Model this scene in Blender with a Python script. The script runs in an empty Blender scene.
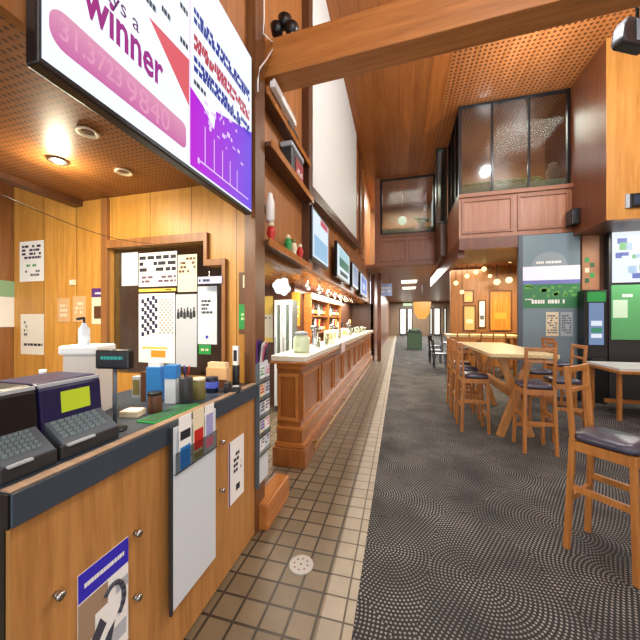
import bpy, math, random
from mathutils import Matrix, Vector
random.seed(7)
scene = bpy.context.scene
col = scene.collection
PI = math.pi
# ------------------------------------------------------------------ camera numbers
H = 1.6
PSI = math.atan(79/300.0)
CP, SP = math.cos(PSI), math.sin(PSI)
def ray(px, py):
    u = (px-320)/300.0; v = (320-py)/300.0
    return (u*CP-SP, CP+u*SP, v)
def hit(px, py, axis, val):
    """point of the real plane axis=val that shows at this pixel"""
    d = ray(px, py)
    k = 'xyz'.index(axis)
    t = (val-(H if k == 2 else 0))/d[k]
    return Vector((d[0]*t, d[1]*t, d[2]*t+H))
# ------------------------------------------------------------------ materials
MATS = {}
def _new(name):
    m = bpy.data.materials.new(name); m.use_nodes = True
    nt = m.node_tree; b = nt.nodes['Principled BSDF']
    return m, nt, b
def lin(c):
    return tuple(((x/12.92) if x <= .04045 else ((x+.055)/1.055)**2.4) for x in c)+(1,)
def plain(name, c, rough=.5, metal=0, spec=.5):
    if name in MATS: return MATS[name]
    m, nt, b = _new(name)
    b.inputs['Base Color'].default_value = lin(c); b.inputs['Roughness'].default_value = rough
    b.inputs['Metallic'].default_value = metal; b.inputs['Specular IOR Level'].default_value = spec
    n = nt.nodes.new('ShaderNodeTexNoise'); n.inputs['Scale'].default_value = 40
    tc = nt.nodes.new('ShaderNodeTexCoord'); nt.links.new(tc.outputs['Object'], n.inputs['Vector'])
    mr = nt.nodes.new('ShaderNodeMapRange'); mr.inputs['To Min'].default_value = max(0.02, rough-.07); mr.inputs['To Max'].default_value = min(1, rough+.07)
    nt.links.new(n.outputs['Fac'], mr.inputs['Value']); nt.links.new(mr.outputs['Result'], b.inputs['Roughness'])
    MATS[name] = m; return m
def emit(name, c, s=1.0):
    if name in MATS: return MATS[name]
    m, nt, b = _new(name)
    b.inputs['Base Color'].default_value = (0.02, .02, .02, 1); b.inputs['Roughness'].default_value = .5; b.inputs['Specular IOR Level'].default_value = .08
    b.inputs['Emission Color'].default_value = lin(c); b.inputs['Emission Strength'].default_value = s
    MATS[name] = m; return m
def mth(nt, op, a, b=None, c=None):
    n = nt.nodes.new('ShaderNodeMath'); n.operation = op
    for i, x in enumerate((a, b, c)):
        if x is None: continue
        if isinstance(x, (int, float)): n.inputs[i].default_value = x
        else: nt.links.new(x, n.inputs[i])
    return n.outputs[0]
def mixc(nt, fac, a, b):
    n = nt.nodes.new('ShaderNodeMix'); n.data_type = 'RGBA'
    if isinstance(fac, (int, float)): n.inputs[0].default_value = fac
    else: nt.links.new(fac, n.inputs[0])
    for i, x in ((6, a), (7, b)):
        if isinstance(x, tuple): n.inputs[i].default_value = x
        else: nt.links.new(x, n.inputs[i])
    return n.outputs[2]
def wood(name, c1, c2, grain='z', scale=1.0, rough=.38, board=None, perf=None, knots=0):
    """grain along an axis; board=(axis,width) seams; perf=(a,b,pitch,radius) drilled holes"""
    if name in MATS: return MATS[name]
    m, nt, b = _new(name)
    tc = nt.nodes.new('ShaderNodeTexCoord'); mp = nt.nodes.new('ShaderNodeMapping')
    nt.links.new(tc.outputs['Object'], mp.inputs['Vector'])
    s = [14*scale]*3; s['xyz'.index(grain)] = .9*scale
    mp.inputs['Scale'].default_value = s
    n1 = nt.nodes.new('ShaderNodeTexNoise'); n1.inputs['Scale'].default_value = 1.6; n1.inputs['Detail'].default_value = 6
    n1.inputs['Distortion'].default_value = .7
    nt.links.new(mp.outputs[0], n1.inputs['Vector'])
    n2 = nt.nodes.new('ShaderNodeTexNoise'); n2.inputs['Scale'].default_value = 7; n2.inputs['Detail'].default_value = 4
    nt.links.new(mp.outputs[0], n2.inputs['Vector'])
    f = mth(nt, 'ADD', mth(nt, 'MULTIPLY', n1.outputs['Fac'], .65), mth(nt, 'MULTIPLY', n2.outputs['Fac'], .35))
    mr = nt.nodes.new('ShaderNodeMapRange'); mr.inputs['From Min'].default_value = .33; mr.inputs['From Max'].default_value = .66
    nt.links.new(f, mr.inputs['Value'])
    c = mixc(nt, mr.outputs['Result'], lin(c1), lin(c2))
    sep = nt.nodes.new('ShaderNodeSeparateXYZ'); nt.links.new(tc.outputs['Object'], sep.inputs[0])
    if knots:
        v = nt.nodes.new('ShaderNodeTexVoronoi'); v.inputs['Scale'].default_value = knots
        nt.links.new(tc.outputs['Object'], v.inputs['Vector'])
        k = mth(nt, 'LESS_THAN', v.outputs['Distance'], .12)
        c = mixc(nt, mth(nt, 'MULTIPLY', k, .6), c, lin((.3, .12, .03)))
    if board:
        q = mth(nt, 'DIVIDE', sep.outputs['xyz'.index(board[0])], board[1])
        fr = mth(nt, 'FRACT', q); fl = mth(nt, 'FLOOR', q)
        wn = nt.nodes.new('ShaderNodeTexWhiteNoise'); wn.noise_dimensions = '1D'; nt.links.new(fl, wn.inputs['W'])
        hsv = nt.nodes.new('ShaderNodeHueSaturation'); nt.links.new(c, hsv.inputs['Color'])
        nt.links.new(mth(nt, 'ADD', mth(nt, 'MULTIPLY', wn.outputs['Value'], .35), .82), hsv.inputs['Value'])
        c = hsv.outputs['Color']
        seam = mth(nt, 'LESS_THAN', fr, .008/board[1])
        c = mixc(nt, mth(nt, 'MULTIPLY', seam, .75), c, lin((.25, .11, .03)))
    if perf:
        a, bb, pitch, rad = perf
        fa = mth(nt, 'SUBTRACT', mth(nt, 'FRACT', mth(nt, 'DIVIDE', sep.outputs['xyz'.index(a)], pitch)), .5)
        fb = mth(nt, 'SUBTRACT', mth(nt, 'FRACT', mth(nt, 'DIVIDE', sep.outputs['xyz'.index(bb)], pitch)), .5)
        d2 = mth(nt, 'ADD', mth(nt, 'MULTIPLY', fa, fa), mth(nt, 'MULTIPLY', fb, fb))
        hole = mth(nt, 'LESS_THAN', d2, rad*rad)
        c = mixc(nt, mth(nt, 'MULTIPLY', hole, .8), c, lin((.16, .06, .02)))
    nt.links.new(c, b.inputs['Base Color'])
    b.inputs['Roughness'].default_value = rough
    bp = nt.nodes.new('ShaderNodeBump'); bp.inputs['Strength'].default_value = .08; bp.inputs['Distance'].default_value = .01
    nt.links.new(f, bp.inputs['Height']); nt.links.new(bp.outputs[0], b.inputs['Normal'])
    MATS[name] = m; return m
def glass(name, tint=(.85, .9, .88), refl=.12, rough=.02):
    if name in MATS: return MATS[name]
    m, nt, b = _new(name); nt.nodes.remove(b)
    out = nt.nodes['Material Output']
    tr = nt.nodes.new('ShaderNodeBsdfTransparent'); tr.inputs[0].default_value = lin(tint)
    gl = nt.nodes.new('ShaderNodeBsdfGlossy'); gl.inputs['Roughness'].default_value = rough
    lw = nt.nodes.new('ShaderNodeLayerWeight'); lw.inputs[0].default_value = .3
    f = mth(nt, 'ADD', mth(nt, 'MULTIPLY', lw.outputs['Fresnel'], .6), refl)
    mx = nt.nodes.new('ShaderNodeMixShader'); nt.links.new(f, mx.inputs[0])
    nt.links.new(tr.outputs[0], mx.inputs[1]); nt.links.new(gl.outputs[0], mx.inputs[2]); nt.links.new(mx.outputs[0], out.inputs[0])
    MATS[name] = m; return m
def tile_mat(name, c1, c2, grout, size, mortar=.05):
    m, nt, b = _new(name)
    tc = nt.nodes.new('ShaderNodeTexCoord')
    br = nt.nodes.new('ShaderNodeTexBrick'); br.offset = 0; br.inputs['Scale'].default_value = 1
    br.inputs['Brick Width'].default_value = size; br.inputs['Row Height'].default_value = size
    br.inputs['Mortar Size'].default_value = mortar*size; br.inputs['Mortar Smooth'].default_value = .1
    br.inputs['Color1'].default_value = lin(c1); br.inputs['Color2'].default_value = lin(c2); br.inputs['Mortar'].default_value = lin(grout)
    nt.links.new(tc.outputs['Object'], br.inputs['Vector'])
    n = nt.nodes.new('ShaderNodeTexNoise'); n.inputs['Scale'].default_value = 9; n.inputs['Detail'].default_value = 8
    nt.links.new(tc.outputs['Object'], n.inputs['Vector'])
    c = mixc(nt, mth(nt, 'MULTIPLY', n.outputs['Fac'], .55), br.outputs['Color'], lin(tuple(x*.62 for x in c1)))
    nt.links.new(c, b.inputs['Base Color']); b.inputs['Roughness'].default_value = .42
    bp = nt.nodes.new('ShaderNodeBump'); bp.invert = True; bp.inputs['Distance'].default_value = .004
    nt.links.new(br.outputs['Fac'], bp.inputs['Height']); nt.links.new(bp.outputs[0], b.inputs['Normal'])
    MATS[name] = m; return m
def carpet_mat():
    m, nt, b = _new('carpet')
    tc = nt.nodes.new('ShaderNodeTexCoord')
    # concentric rings of dots round scattered centres
    vo = nt.nodes.new('ShaderNodeTexVoronoi'); vo.inputs['Scale'].default_value = 1.15; vo.voronoi_dimensions = '2D'
    nt.links.new(tc.outputs['Object'], vo.inputs['Vector'])
    sub = nt.nodes.new('ShaderNodeVectorMath'); sub.operation = 'SUBTRACT'
    nt.links.new(tc.outputs['Object'], sub.inputs[0]); nt.links.new(vo.outputs['Position'], sub.inputs[1])
    sp = nt.nodes.new('ShaderNodeSeparateXYZ'); nt.links.new(sub.outputs[0], sp.inputs[0])
    r = mth(nt, 'SQRT', mth(nt, 'ADD', mth(nt, 'MULTIPLY', sp.outputs[0], sp.outputs[0]), mth(nt, 'MULTIPLY', sp.outputs[1], sp.outputs[1])))
    th = mth(nt, 'ARCTAN2', sp.outputs[1], sp.outputs[0])
    P = .0225
    rr = mth(nt, 'DIVIDE', r, P)
    ring = mth(nt, 'FLOOR', rr)
    fr = mth(nt, 'SUBTRACT', mth(nt, 'FRACT', rr), .5)
    cnt = mth(nt, 'MULTIPLY', mth(nt, 'ADD', ring, .5), 6)
    cnt = mth(nt, 'ROUND', cnt)
    ft = mth(nt, 'SUBTRACT', mth(nt, 'FRACT', mth(nt, 'MULTIPLY', mth(nt, 'DIVIDE', th, 2*PI), cnt)), .5)
    d2 = mth(nt, 'ADD', mth(nt, 'MULTIPLY', fr, fr), mth(nt, 'MULTIPLY', ft, ft))
    dot = mth(nt, 'LESS_THAN', d2, .07)
    n = nt.nodes.new('ShaderNodeTexNoise'); n.inputs['Scale'].default_value = 2.2; n.inputs['Detail'].default_value = 3
    nt.links.new(tc.outputs['Object'], n.inputs['Vector'])
    n3 = nt.nodes.new('ShaderNodeTexNoise'); n3.inputs['Scale'].default_value = 320
    nt.links.new(tc.outputs['Object'], n3.inputs['Vector'])
    base = mixc(nt, n.outputs['Fac'], lin((.19, .19, .195)), lin((.235, .23, .23)))
    base = mixc(nt, mth(nt, 'MULTIPLY', n3.outputs['Fac'], .5), base, lin((.14, .135, .135)))
    mr = nt.nodes.new('ShaderNodeMapRange'); mr.inputs['From Min'].default_value = .3; mr.inputs['From Max'].default_value = .65
    mr.inputs['To Min'].default_value = .25; mr.inputs['To Max'].default_value = .95
    nt.links.new(n.outputs['Fac'], mr.inputs['Value'])
    c = mixc(nt, mth(nt, 'MULTIPLY', dot, mr.outputs['Result']), base, lin((.60, .59, .57)))
    nt.links.new(c, b.inputs['Base Color']); b.inputs['Roughness'].default_value = .95; b.inputs['Specular IOR Level'].default_value = .15
    MATS['carpet'] = m; return m
def grad_emit(name, ca, cb, axis, a, bnd, s=1.0):
    m, nt, b = _new(name)
    tc = nt.nodes.new('ShaderNodeTexCoord'); sp = nt.nodes.new('ShaderNodeSeparateXYZ'); nt.links.new(tc.outputs['Object'], sp.inputs[0])
    mr = nt.nodes.new('ShaderNodeMapRange'); mr.inputs['From Min'].default_value = a; mr.inputs['From Max'].default_value = bnd
    nt.links.new(sp.outputs['xyz'.index(axis)], mr.inputs['Value'])
    c = mixc(nt, mr.outputs['Result'], lin(ca), lin(cb))
    nt.links.new(c, b.inputs['Emission Color']); b.inputs['Emission Strength'].default_value = s
    b.inputs['Base Color'].default_value = (.02, .02, .02, 1); b.inputs['Specular IOR Level'].default_value = .08
    MATS[name] = m; return m
# ------------------------------------------------------------------ mesh helpers
class MB:
    def __init__(self): self.v = []; self.f = []; self.sm = []
    def add(self, vs, fs, smooth=False):
        o = len(self.v); self.v += [tuple(p) for p in vs]
        for f in fs: self.f.append(tuple(i+o for i in f)); self.sm.append(smooth)
        return self
    def box(self, x0, x1, y0, y1, z0, z1):
        x0, x1 = sorted((x0, x1)); y0, y1 = sorted((y0, y1)); z0, z1 = sorted((z0, z1))
        vs = [(x0,y0,z0),(x1,y0,z0),(x1,y1,z0),(x0,y1,z0),(x0,y0,z1),(x1,y0,z1),(x1,y1,z1),(x0,y1,z1)]
        return self.add(vs, [(0,3,2,1),(4,5,6,7),(0,1,5,4),(1,2,6,5),(2,3,7,6),(3,0,4,7)])
    def bar(self, a, b, w, d, up=(0,0,1)):
        a = Vector(a); b = Vector(b); t = (b-a).normalized(); up = Vector(up)
        if abs(t.dot(up)) > .98: up = Vector((0,1,0))
        s = t.cross(up).normalized(); u = s.cross(t).normalized()
        vs = []
        for p in (a, b):
            for i, j in ((-1,-1),(1,-1),(1,1),(-1,1)): vs.append(p+s*(i*w/2)+u*(j*d/2))
        return self.add(vs, [(0,1,2,3),(7,6,5,4),(0,4,5,1),(1,5,6,2),(2,6,7,3),(3,7,4,0)])
    def tube(self, pts, r, n=10, closed=False):
        pts = [Vector(p) for p in pts]; rs = r if isinstance(r, (list, tuple)) else [r]*len(pts)
        vs = []
        for i, p in enumerate(pts):
            t = (pts[min(i+1, len(pts)-1)]-pts[max(i-1, 0)]).normalized()
            up = Vector((0,0,1)) if abs(t.z) < .95 else Vector((0,1,0))
            s = t.cross(up).normalized(); u = s.cross(t).normalized()
            for k in range(n):
                a = 2*PI*k/n; vs.append(p+(s*math.cos(a)+u*math.sin(a))*rs[i])
        fs = []
        for i in range(len(pts)-1):
            for k in range(n): fs.append((i*n+k, i*n+(k+1)%n, (i+1)*n+(k+1)%n, (i+1)*n+k))
        fs.append(tuple(range(n-1, -1, -1))); fs.append(tuple((len(pts)-1)*n+k for k in range(n)))
        return self.add(vs, fs, True)
    def lathe(self, prof, cx=0, cy=0, n=20):
        vs = []; fs = []
        for (r, z) in prof:
            for k in range(n):
                a = 2*PI*k/n; vs.append((cx+r*math.cos(a), cy+r*math.sin(a), z))
        for i in range(len(prof)-1):
            for k in range(n): fs.append((i*n+k, i*n+(k+1)%n, (i+1)*n+(k+1)%n, (i+1)*n+k))
        fs.append(tuple(range(n-1, -1, -1))); fs.append(tuple((len(prof)-1)*n+k for k in range(n)))
        return self.add(vs, fs, True)
    def prism(self, poly, axis, a, b):
        """poly of 2-tuples in the two other axes, extruded along axis"""
        k = 'xyz'.index(axis)
        def mk(p, q):
            l = list(p); l.insert(k, q); return tuple(l)
        n = len(poly); vs = [mk(p, a) for p in poly]+[mk(p, b) for p in poly]
        fs = [tuple(range(n)), tuple(range(2*n-1, n-1, -1))]+[(i, i+n, (i+1) % n+n, (i+1) % n) for i in range(n)]
        return self.add(vs, fs)
    def sphere(self, c, r, n=14, m=9, sz=1):
        prof = [(max(1e-4, r*math.sin(PI*i/m)), c[2]-r*sz*math.cos(PI*i/m)) for i in range(m+1)]
        return self.lathe(prof, c[0], c[1], n)
    def build(self, name, mat, parent=None, loc=(0,0,0), rotz=0, bevel=0, seg=2, label=None):
        me = bpy.data.meshes.new(name); me.from_pydata(self.v, [], self.f); me.update()
        for p, s in zip(me.polygons, self.sm): p.use_smooth = s
        import bmesh
        bm = bmesh.new(); bm.from_mesh(me); bmesh.ops.recalc_face_normals(bm, faces=bm.faces); bm.to_mesh(me); bm.free()
        me.materials.append(mat)
        o = bpy.data.objects.new(name, me); col.objects.link(o)
        o.location = loc; o.rotation_euler = (0,0,rotz)
        if parent: o.parent = parent
        if bevel:
            md = o.modifiers.new('bevel', 'BEVEL'); md.width = bevel; md.segments = seg; md.limit_method = 'ANGLE'
        if label: o['label'] = label
        return o
def thing(name, label, cat, loc=(0,0,0), rotz=0, group=None):
    o = bpy.data.objects.new(name, None); col.objects.link(o); o.empty_display_size = .1
    o.location = loc; o.rotation_euler = (0,0,rotz)
    return tag(o, label, cat, group)
def tag(o, label, cat, group=None):
    o['label'] = label; o['category'] = cat
    if group: o['group'] = group
    return o
def struct(o): o['kind'] = 'structure'; return o
def copy_tree(o, parent=None, keep=True):
    c = o.copy(); col.objects.link(c)
    if parent: c.parent = parent
    for ch in [k for k in bpy.data.objects if k.parent == o]: copy_tree(ch, c)
    return c
def dup(root, loc, rotz, label, group=None):
    r = copy_tree(root); r.location = loc; r.rotation_euler = (0,0,rotz); r['label'] = label
    if group: r['group'] = group
    return r
_font_cache = {}
def text_mesh(name, s, mat, parent, x0, x1, z0, z1, y=-.002, thick=.0008, bold=0):
    """lettering in the local x-z plane, fitted to a box"""
    cu = bpy.data.curves.new('t', 'FONT'); cu.body = s; cu.extrude = .01; cu.resolution_u = 2; cu.offset = bold
    to = bpy.data.objects.new('t', cu); col.objects.link(to)
    dg = bpy.context.evaluated_depsgraph_get(); dg.update()
    me = to.evaluated_get(dg).to_mesh()
    vs = [v.co.copy() for v in me.vertices]; fs = [tuple(p.vertices) for p in me.polygons]
    to.to_mesh_clear() if hasattr(to, 'to_mesh_clear') else None
    bpy.data.objects.remove(to); bpy.data.curves.remove(cu)
    xa = min(v.x for v in vs); xb = max(v.x for v in vs); ya = min(v.y for v in vs); yb = max(v.y for v in vs)
    b = MB(); b.add([(x0+(v.x-xa)/(xb-xa)*(x1-x0), y-(thick if v.z > 0 else 0), z0+(v.y-ya)/(yb-ya)*(z1-z0)) for v in vs], fs)
    return b.build(name, mat, parent)
def dashes(b, x0, x1, z0, z1, rows, y=-.002, fill=.85, lo=.05, hi=.16):
    """rows of unreadable print as tiny blocks"""
    rh = (z1-z0)/rows
    for r in range(rows):
        x = x0; zz = z0+r*rh
        while x < x1:
            w = (x1-x0)*random.uniform(lo, hi)
            if random.random() < fill: b.box(x, min(x1, x+w*.8), y, y-.0008, zz+rh*.15, zz+rh*.75)
            x += w
    return b
# ------------------------------------------------------------------ palette
W_BOOTH = wood('booth_wood', (.70, .48, .19), (.82, .60, .28), 'z', 1.0, .4, board=('x', .42))
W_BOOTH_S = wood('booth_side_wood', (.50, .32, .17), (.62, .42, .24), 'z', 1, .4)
W_COUNTER = wood('counter_wood', (.62, .42, .21), (.75, .54, .30), 'z', 1.3, .4)
W_CEIL = wood('ceiling_ply', (.56, .31, .13), (.68, .41, .19), 'y', .5, .32, board=('x', .3))
W_CEILP = wood('ceiling_perforated_ply', (.61, .36, .18), (.71, .45, .25), 'y', .4, .3, perf=('x', 'y', .085, .27))
W_SOFF = wood('soffit_perforated', (.50, .31, .15), (.60, .38, .19), 'y', .5, .45, perf=('x', 'y', .034, .27))
W_BEAM = wood('beam_timber', (.62, .38, .17), (.76, .50, .25), 'x', .9, .5, knots=2.4)
W_BAR = wood('bar_cedar', (.50, .29, .13), (.64, .40, .20), 'z', 1.2, .3)
W_BARL = wood('bar_cedar_moulding', (.62, .37, .17), (.75, .49, .25), 'y', 1.2, .2)
W_MEZZ = wood('mezzanine_panel', (.60, .39, .28), (.69, .48, .36), 'z', .6, .4)
W_MEZZF = wood('mezzanine_frame', (.54, .34, .23), (.62, .41, .29), 'x', .6, .4)
W_DARK = wood('dark_wood', (.29, .18, .12), (.40, .25, .16), 'z', .8, .4)
W_DARKR = wood('dark_red_wood', (.36, .19, .11), (.46, .26, .14), 'z', .6, .35)
W_WALL = wood('hall_wall_wood', (.56, .35, .17), (.69, .45, .24), 'z', .8, .38, board=('y', .35))
W_PILL = wood('pillar_ply', (.70, .47, .20), (.80, .57, .29), 'z', .7, .4)
W_STOOL = wood('stool_oak', (.58, .36, .16), (.74, .49, .24), 'z', 1.6, .35)
W_TOP = wood('table_top_oak', (.78, .68, .46), (.90, .82, .62), 'y', 1.0, .3)
W_TRES = wood('trestle_oak', (.66, .44, .22), (.78, .56, .32), 'z', 1.3, .4)
SLATE = plain('slate_edge', (.22, .26, .30), .4)
W_COL = wood('column_wood', (.36, .23, .13), (.48, .31, .17), 'z', 1.2, .35)
CAPB = wood('counter_cap', (.55, .45, .36), (.66, .55, .45), 'y', 1, .4)
BLACK = plain('black_plastic', (.06, .06, .07), .35)
DGREY = plain('dark_grey', (.17, .18, .19), .45)
GREY = plain('grey_plastic', (.33, .37, .40), .45)
LGREY = plain('light_grey', (.68, .71, .73), .45)
WHITE = plain('white_paper', (.93, .93, .91), .6)
WHITEB = plain('white_board', (.82, .85, .87), .35)
WHITEW = plain('white_wall_paint', (.88, .88, .86), .6)
CREAM = plain('cream', (.90, .85, .72), .5)
NAVY = plain('navy', (.14, .13, .28), .35, 0, .3)
BLUE = plain('blue_print', (.18, .50, .78), .45)
DBLUE = plain('royal_blue_print', (.20, .16, .72), .5)
LIME = plain('lime_note', (.72, .82, .14), .6)
GREEN = plain('green_print', (.16, .58, .27), .5)
DGREEN = plain('dark_green', (.18, .36, .24), .5)
RED = plain('red', (.75, .14, .12), .4)
ORANGE = plain('orange', (.90, .58, .18), .5)
YELLOW = plain('yellow_print', (.93, .78, .35), .5)
BROWN = plain('brown', (.36, .22, .14), .45)
TAN = plain('tan_print', (.85, .68, .48), .5)
PURPLE = plain('purple_print', (.35, .18, .45), .5)
PINK = plain('pink_print', (.85, .45, .55), .5)
OLIVE = plain('olive', (.45, .42, .22), .5)
STEEL = plain('steel', (.72, .72, .72), .25, 1)
INK = plain('ink', (.13, .13, .17), .6)
GLASS = glass('clear_glass', (.93, .95, .94), .05)
GLASSM = glass('mezzanine_glass', (.76, .78, .76), .14, .10)
CLOTH = plain('seat_vinyl', (.25, .24, .30), .32)
TILE = tile_mat('floor_tile', (.57, .50, .39), (.48, .415, .31), (.17, .135, .095), .142, .055)
STRIP = tile_mat('pale_tile_strip', (.70, .655, .57), (.64, .595, .51), (.30, .25, .19), .142, .04)
CARPET = carpet_mat()

# ================================================================== SETTING
def sbox(name, mat, *b, bevel=0):
    return struct(MB().box(*b).build(name, mat, bevel=bevel))
sbox('floor', TILE, -4.2, -.405, -2.6, 34, -.1, 0)
sbox('floor', STRIP, -.405, -.23, -2.6, 34, -.1, .002)
sbox('floor', CARPET, -.23, 7.2, -2.6, 34, -.1, .004)
sbox('ceiling', W_CEIL, -1.3, .95, -2.6, 10.9, 6.4, 6.5)
sbox('ceiling', W_CEILP, .95, 7.2, -2.6, 10.9, 6.4, 6.5)
# booth
Yw = 2.15
SX = -3.78
opx0 = hit(110, 300, 'y', Yw).x; opx1 = hit(206, 300, 'y', Yw).x; opx2 = hit(224, 300, 'y', Yw).x
opz1 = hit(150, 246, 'y', Yw).z; opz2 = hit(215, 266, 'y', Yw).z
b = MB()
b.box(SX, -2.96, Yw, Yw+.1, 2.8, 3.9); b.box(SX, opx0, Yw, Yw+.1, 0, 2.8); b.box(opx0, opx1, Yw, Yw+.1, opz1, 2.8); b.box(opx1, opx2, Yw, Yw+.1, opz2, 2.8); b.box(opx2, -1.1, Yw, Yw+.1, 0, 2.8)
b.box(opx0, opx2, Yw, Yw+.1, 0, 1.12)
struct(b.build('wall_booth_back', W_BOOTH))
sbox('wall_booth_side', W_BOOTH_S, SX-.1, SX, -2.6, Yw+.1, 0, 3.9)
sbox('wall_back_room', W_DARK, SX, -1.6, 2.95, 3.05, 0, 2.8)
sbox('ceiling_booth', W_SOFF, -2.9, -1.14, -.6, Yw, 2.71, 2.78)
b = MB(); b.box(-2.96, -2.86, -.6, Yw-.001, 2.66, 2.72); struct(b.build('trim_1', W_DARK))
# casing round the opening
b = MB(); b.box(opx0-.07, opx0, Yw-.03, Yw-.001, 1.13, 2.7)
struct(b.build('trim_2', W_BOOTH_S))
b = MB(); b.box(opx0, opx1+.03, Yw-.035, Yw-.001, opz1, opz1+.07); b.box(opx1, opx1+.03, Yw-.035, Yw-.001, opz2, opz1); b.box(opx1+.03, opx2+.03, Yw-.035, Yw-.001, opz2, opz2+.05); b.box(opx2, opx2+.03, Yw-.035, Yw-.001, 1.14, opz2)
struct(b.build('trim_3', W_BOOTH_S))
# fascia above the booth, carries the television
b = MB(); b.box(-1.14, -1.10, -2.6, 2.02, 2.50, 6.4)
struct(b.build('wall_booth_fascia', W_WALL))
# column between the booth and the bar
b = MB(); b.box(-1.12, -1.03, 2.03, 2.19, 0, 6.4)
struct(b.build('trim_4', W_COL))
sbox('trim_5', W_BARL, -1.10, -.96, 2.09, 2.56, 0, .2, bevel=.01)
# hall left wall above the bar
b = MB(); b.box(-1.22, -1.12, 2.19, 12.2, 2.25, 6.4); b.box(-1.22, -1.12, 2.19, 3.4, 2.14, 2.25)
struct(b.build('wall_left', W_WALL))
sbox('ceiling_bar', W_BARL, -2.9, -1.22, 2.25, 12.2, 2.25, 2.33)
sbox('wall_bar_back', W_DARK, -1.95, -1.85, 5.3, 12.2, 0, 2.25)
sbox('wall_bar_end', W_DARK, -2.9, -1.85, 5.2, 5.3, 0, 2.25)
# dark post and white wall panel
sbox('trim_6', W_DARK, -1.12, -1.03, 3.40, 3.56, 2.25, 6.4)
wy0 = hit(311, 200, 'x', -1.07).y; wy1 = hit(356, 200, 'x', -1.07).y
b = MB(); b.prism([(wy0, 3.17), (wy1, 3.62), (wy1, 6.39), (wy0, 6.39)], 'x', -1.12, -1.06)
struct(b.build('wall_left_white_panel', WHITEW))
# inclined rail under it
b = MB(); b.prism([(3.3, 3.05), (7.9, 3.48), (7.9, 3.63), (3.3, 3.19)], 'x', -1.12, -1.0)
struct(b.build('trim_7', W_DARK))
for i, yy in enumerate((7.35, 7.9, 8.6, 9.6)):
    sbox('trim_%d' % (8+i), W_BARL if i % 2 else W_DARKR, -1.12, -1.07, yy, yy+.12, 3.5, 6.4)
sbox('wall_back_baffle', W_WALL, -4.2, 7.3, -2.7, -2.6, 3.3, 6.4)  # unseen, added to keep sky out of the office glass; open below for daylight
sbox('wall_bar_far_end', W_DARK, -1.95, -1.0, 12.2, 12.3, 0, 2.25)
# far mezzanine (bridge over the passage)
YB = 10.4
sbox('wall_far_mezzanine', W_MEZZ, -.75, 1.2, YB, YB+.12, 3.45, 4.45)
b = MB()
for (x0, x1) in ((-.66, .22), (.30, 1.12)):
    b.box(x0, x1, YB-.03, YB, 3.55, 3.60); b.box(x0, x1, YB-.03, YB, 4.22, 4.28); b.box(x0, x0+.05, YB-.03, YB, 3.6, 4.22); b.box(x1-.05, x1, YB-.03, YB, 3.6, 4.22)
b.box(-.75, 1.2, YB-.05, YB, 4.38, 4.47); b.box(-.75, 1.2, YB-.05, YB, 3.42, 3.5)
struct(b.build('trim_12', W_MEZZF))
def window(n, x0, x1, y, z0, z1, mull, fr=.05, mat=None):
    w = thing('window_%d' % n, '', 'window', (0,0,0)); del w['label']; del w['category']; struct(w)
    f = MB(); f.box(x0, x1, y-.03, y+.03, z0, z0+fr); f.box(x0, x1, y-.03, y+.03, z1-fr, z1); f.box(x0, x0+fr, y-.03, y+.03, z0+fr, z1-fr); f.box(x1-fr, x1, y-.03, y+.03, z0+fr, z1-fr)
    xs = [x0+fr]
    for q in mull: f.box(q-.02, q+.02, y-.025, y+.025, z0+fr, z1-fr); xs += [q-.02, q+.02]
    xs.append(x1-fr)
    f.build('window_frame', BLACK, w)
    for i in range(0, len(xs), 2): MB().box(xs[i], xs[i+1], y-.004, y+.004, z0+fr, z1-fr).build('pane', mat or GLASSM, w)
    return w
window(1, -.62, 1.15, YB+.05, 4.47, 6.38, (), .07)
sbox('wall_far_upper_back', W_BOOTH_S, -1.3, 1.3, 13.2, 13.3, 3.45, 6.4)
sbox('floor', W_MEZZF, -1.3, 7.2, YB+.12, 34, 3.42, 3.52).name = 'ceiling_passage'
sbox('ceiling_far_room', W_CEIL, -1.3, 1.3, 10.9, 13.3, 6.4, 6.5)
sbox('trim_13', W_MEZZF, -.80, -.62, YB-.06, YB+.12, 3.4, 6.4)
# office mezzanine on the right
YO = 7.25; OX0, OX1 = 1.29, 3.42
sbox('wall_office_front', W_MEZZ, OX0, OX1, YO, YO+.12, 3.4, 4.36)
b = MB()
oxm = hit(515, 210, 'y', YO).x
for (x0, x1) in ((OX0+.06, oxm-.04), (oxm+.04, OX1-.05)):
    b.box(x0, x1, YO-.03, YO, 3.5, 3.55); b.box(x0, x1, YO-.03, YO, 4.2, 4.25); b.box(x0, x0+.05, YO-.03, YO, 3.55, 4.2); b.box(x1-.05, x1, YO-.03, YO, 3.55, 4.2)
b.box(OX0, OX1, YO-.05, YO, 4.3, 4.38)
struct(b.build('trim_14', W_MEZZF))
b = MB(); b.box(OX0, 2.44, YO-.04, YO+.14, 3.15, 3.4); b.box(OX0, OX0+.14, YO+.14, 13.5, 3.0, 3.4)
struct(b.build('trim_15', W_DARKR))
window(2, OX0, OX1, YO+.06, 4.36, 6.38, (hit(493, 150, 'y', YO).x, hit(530, 150, 'y', YO).x, ), .06)
sbox('floor_office', W_DARK, OX0+.14, 7.2, YO+.12, 10.4, 3.38, 3.44)
sbox('wall_office_side', W_MEZZ, OX0, OX0+.1, YO+.12, 10.4, 3.4, 4.4)
sbox('wall_office_back', W_BOOTH_S, OX0+.1, 7.2, 10.3, 10.4, 3.44, 6.4)
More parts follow.
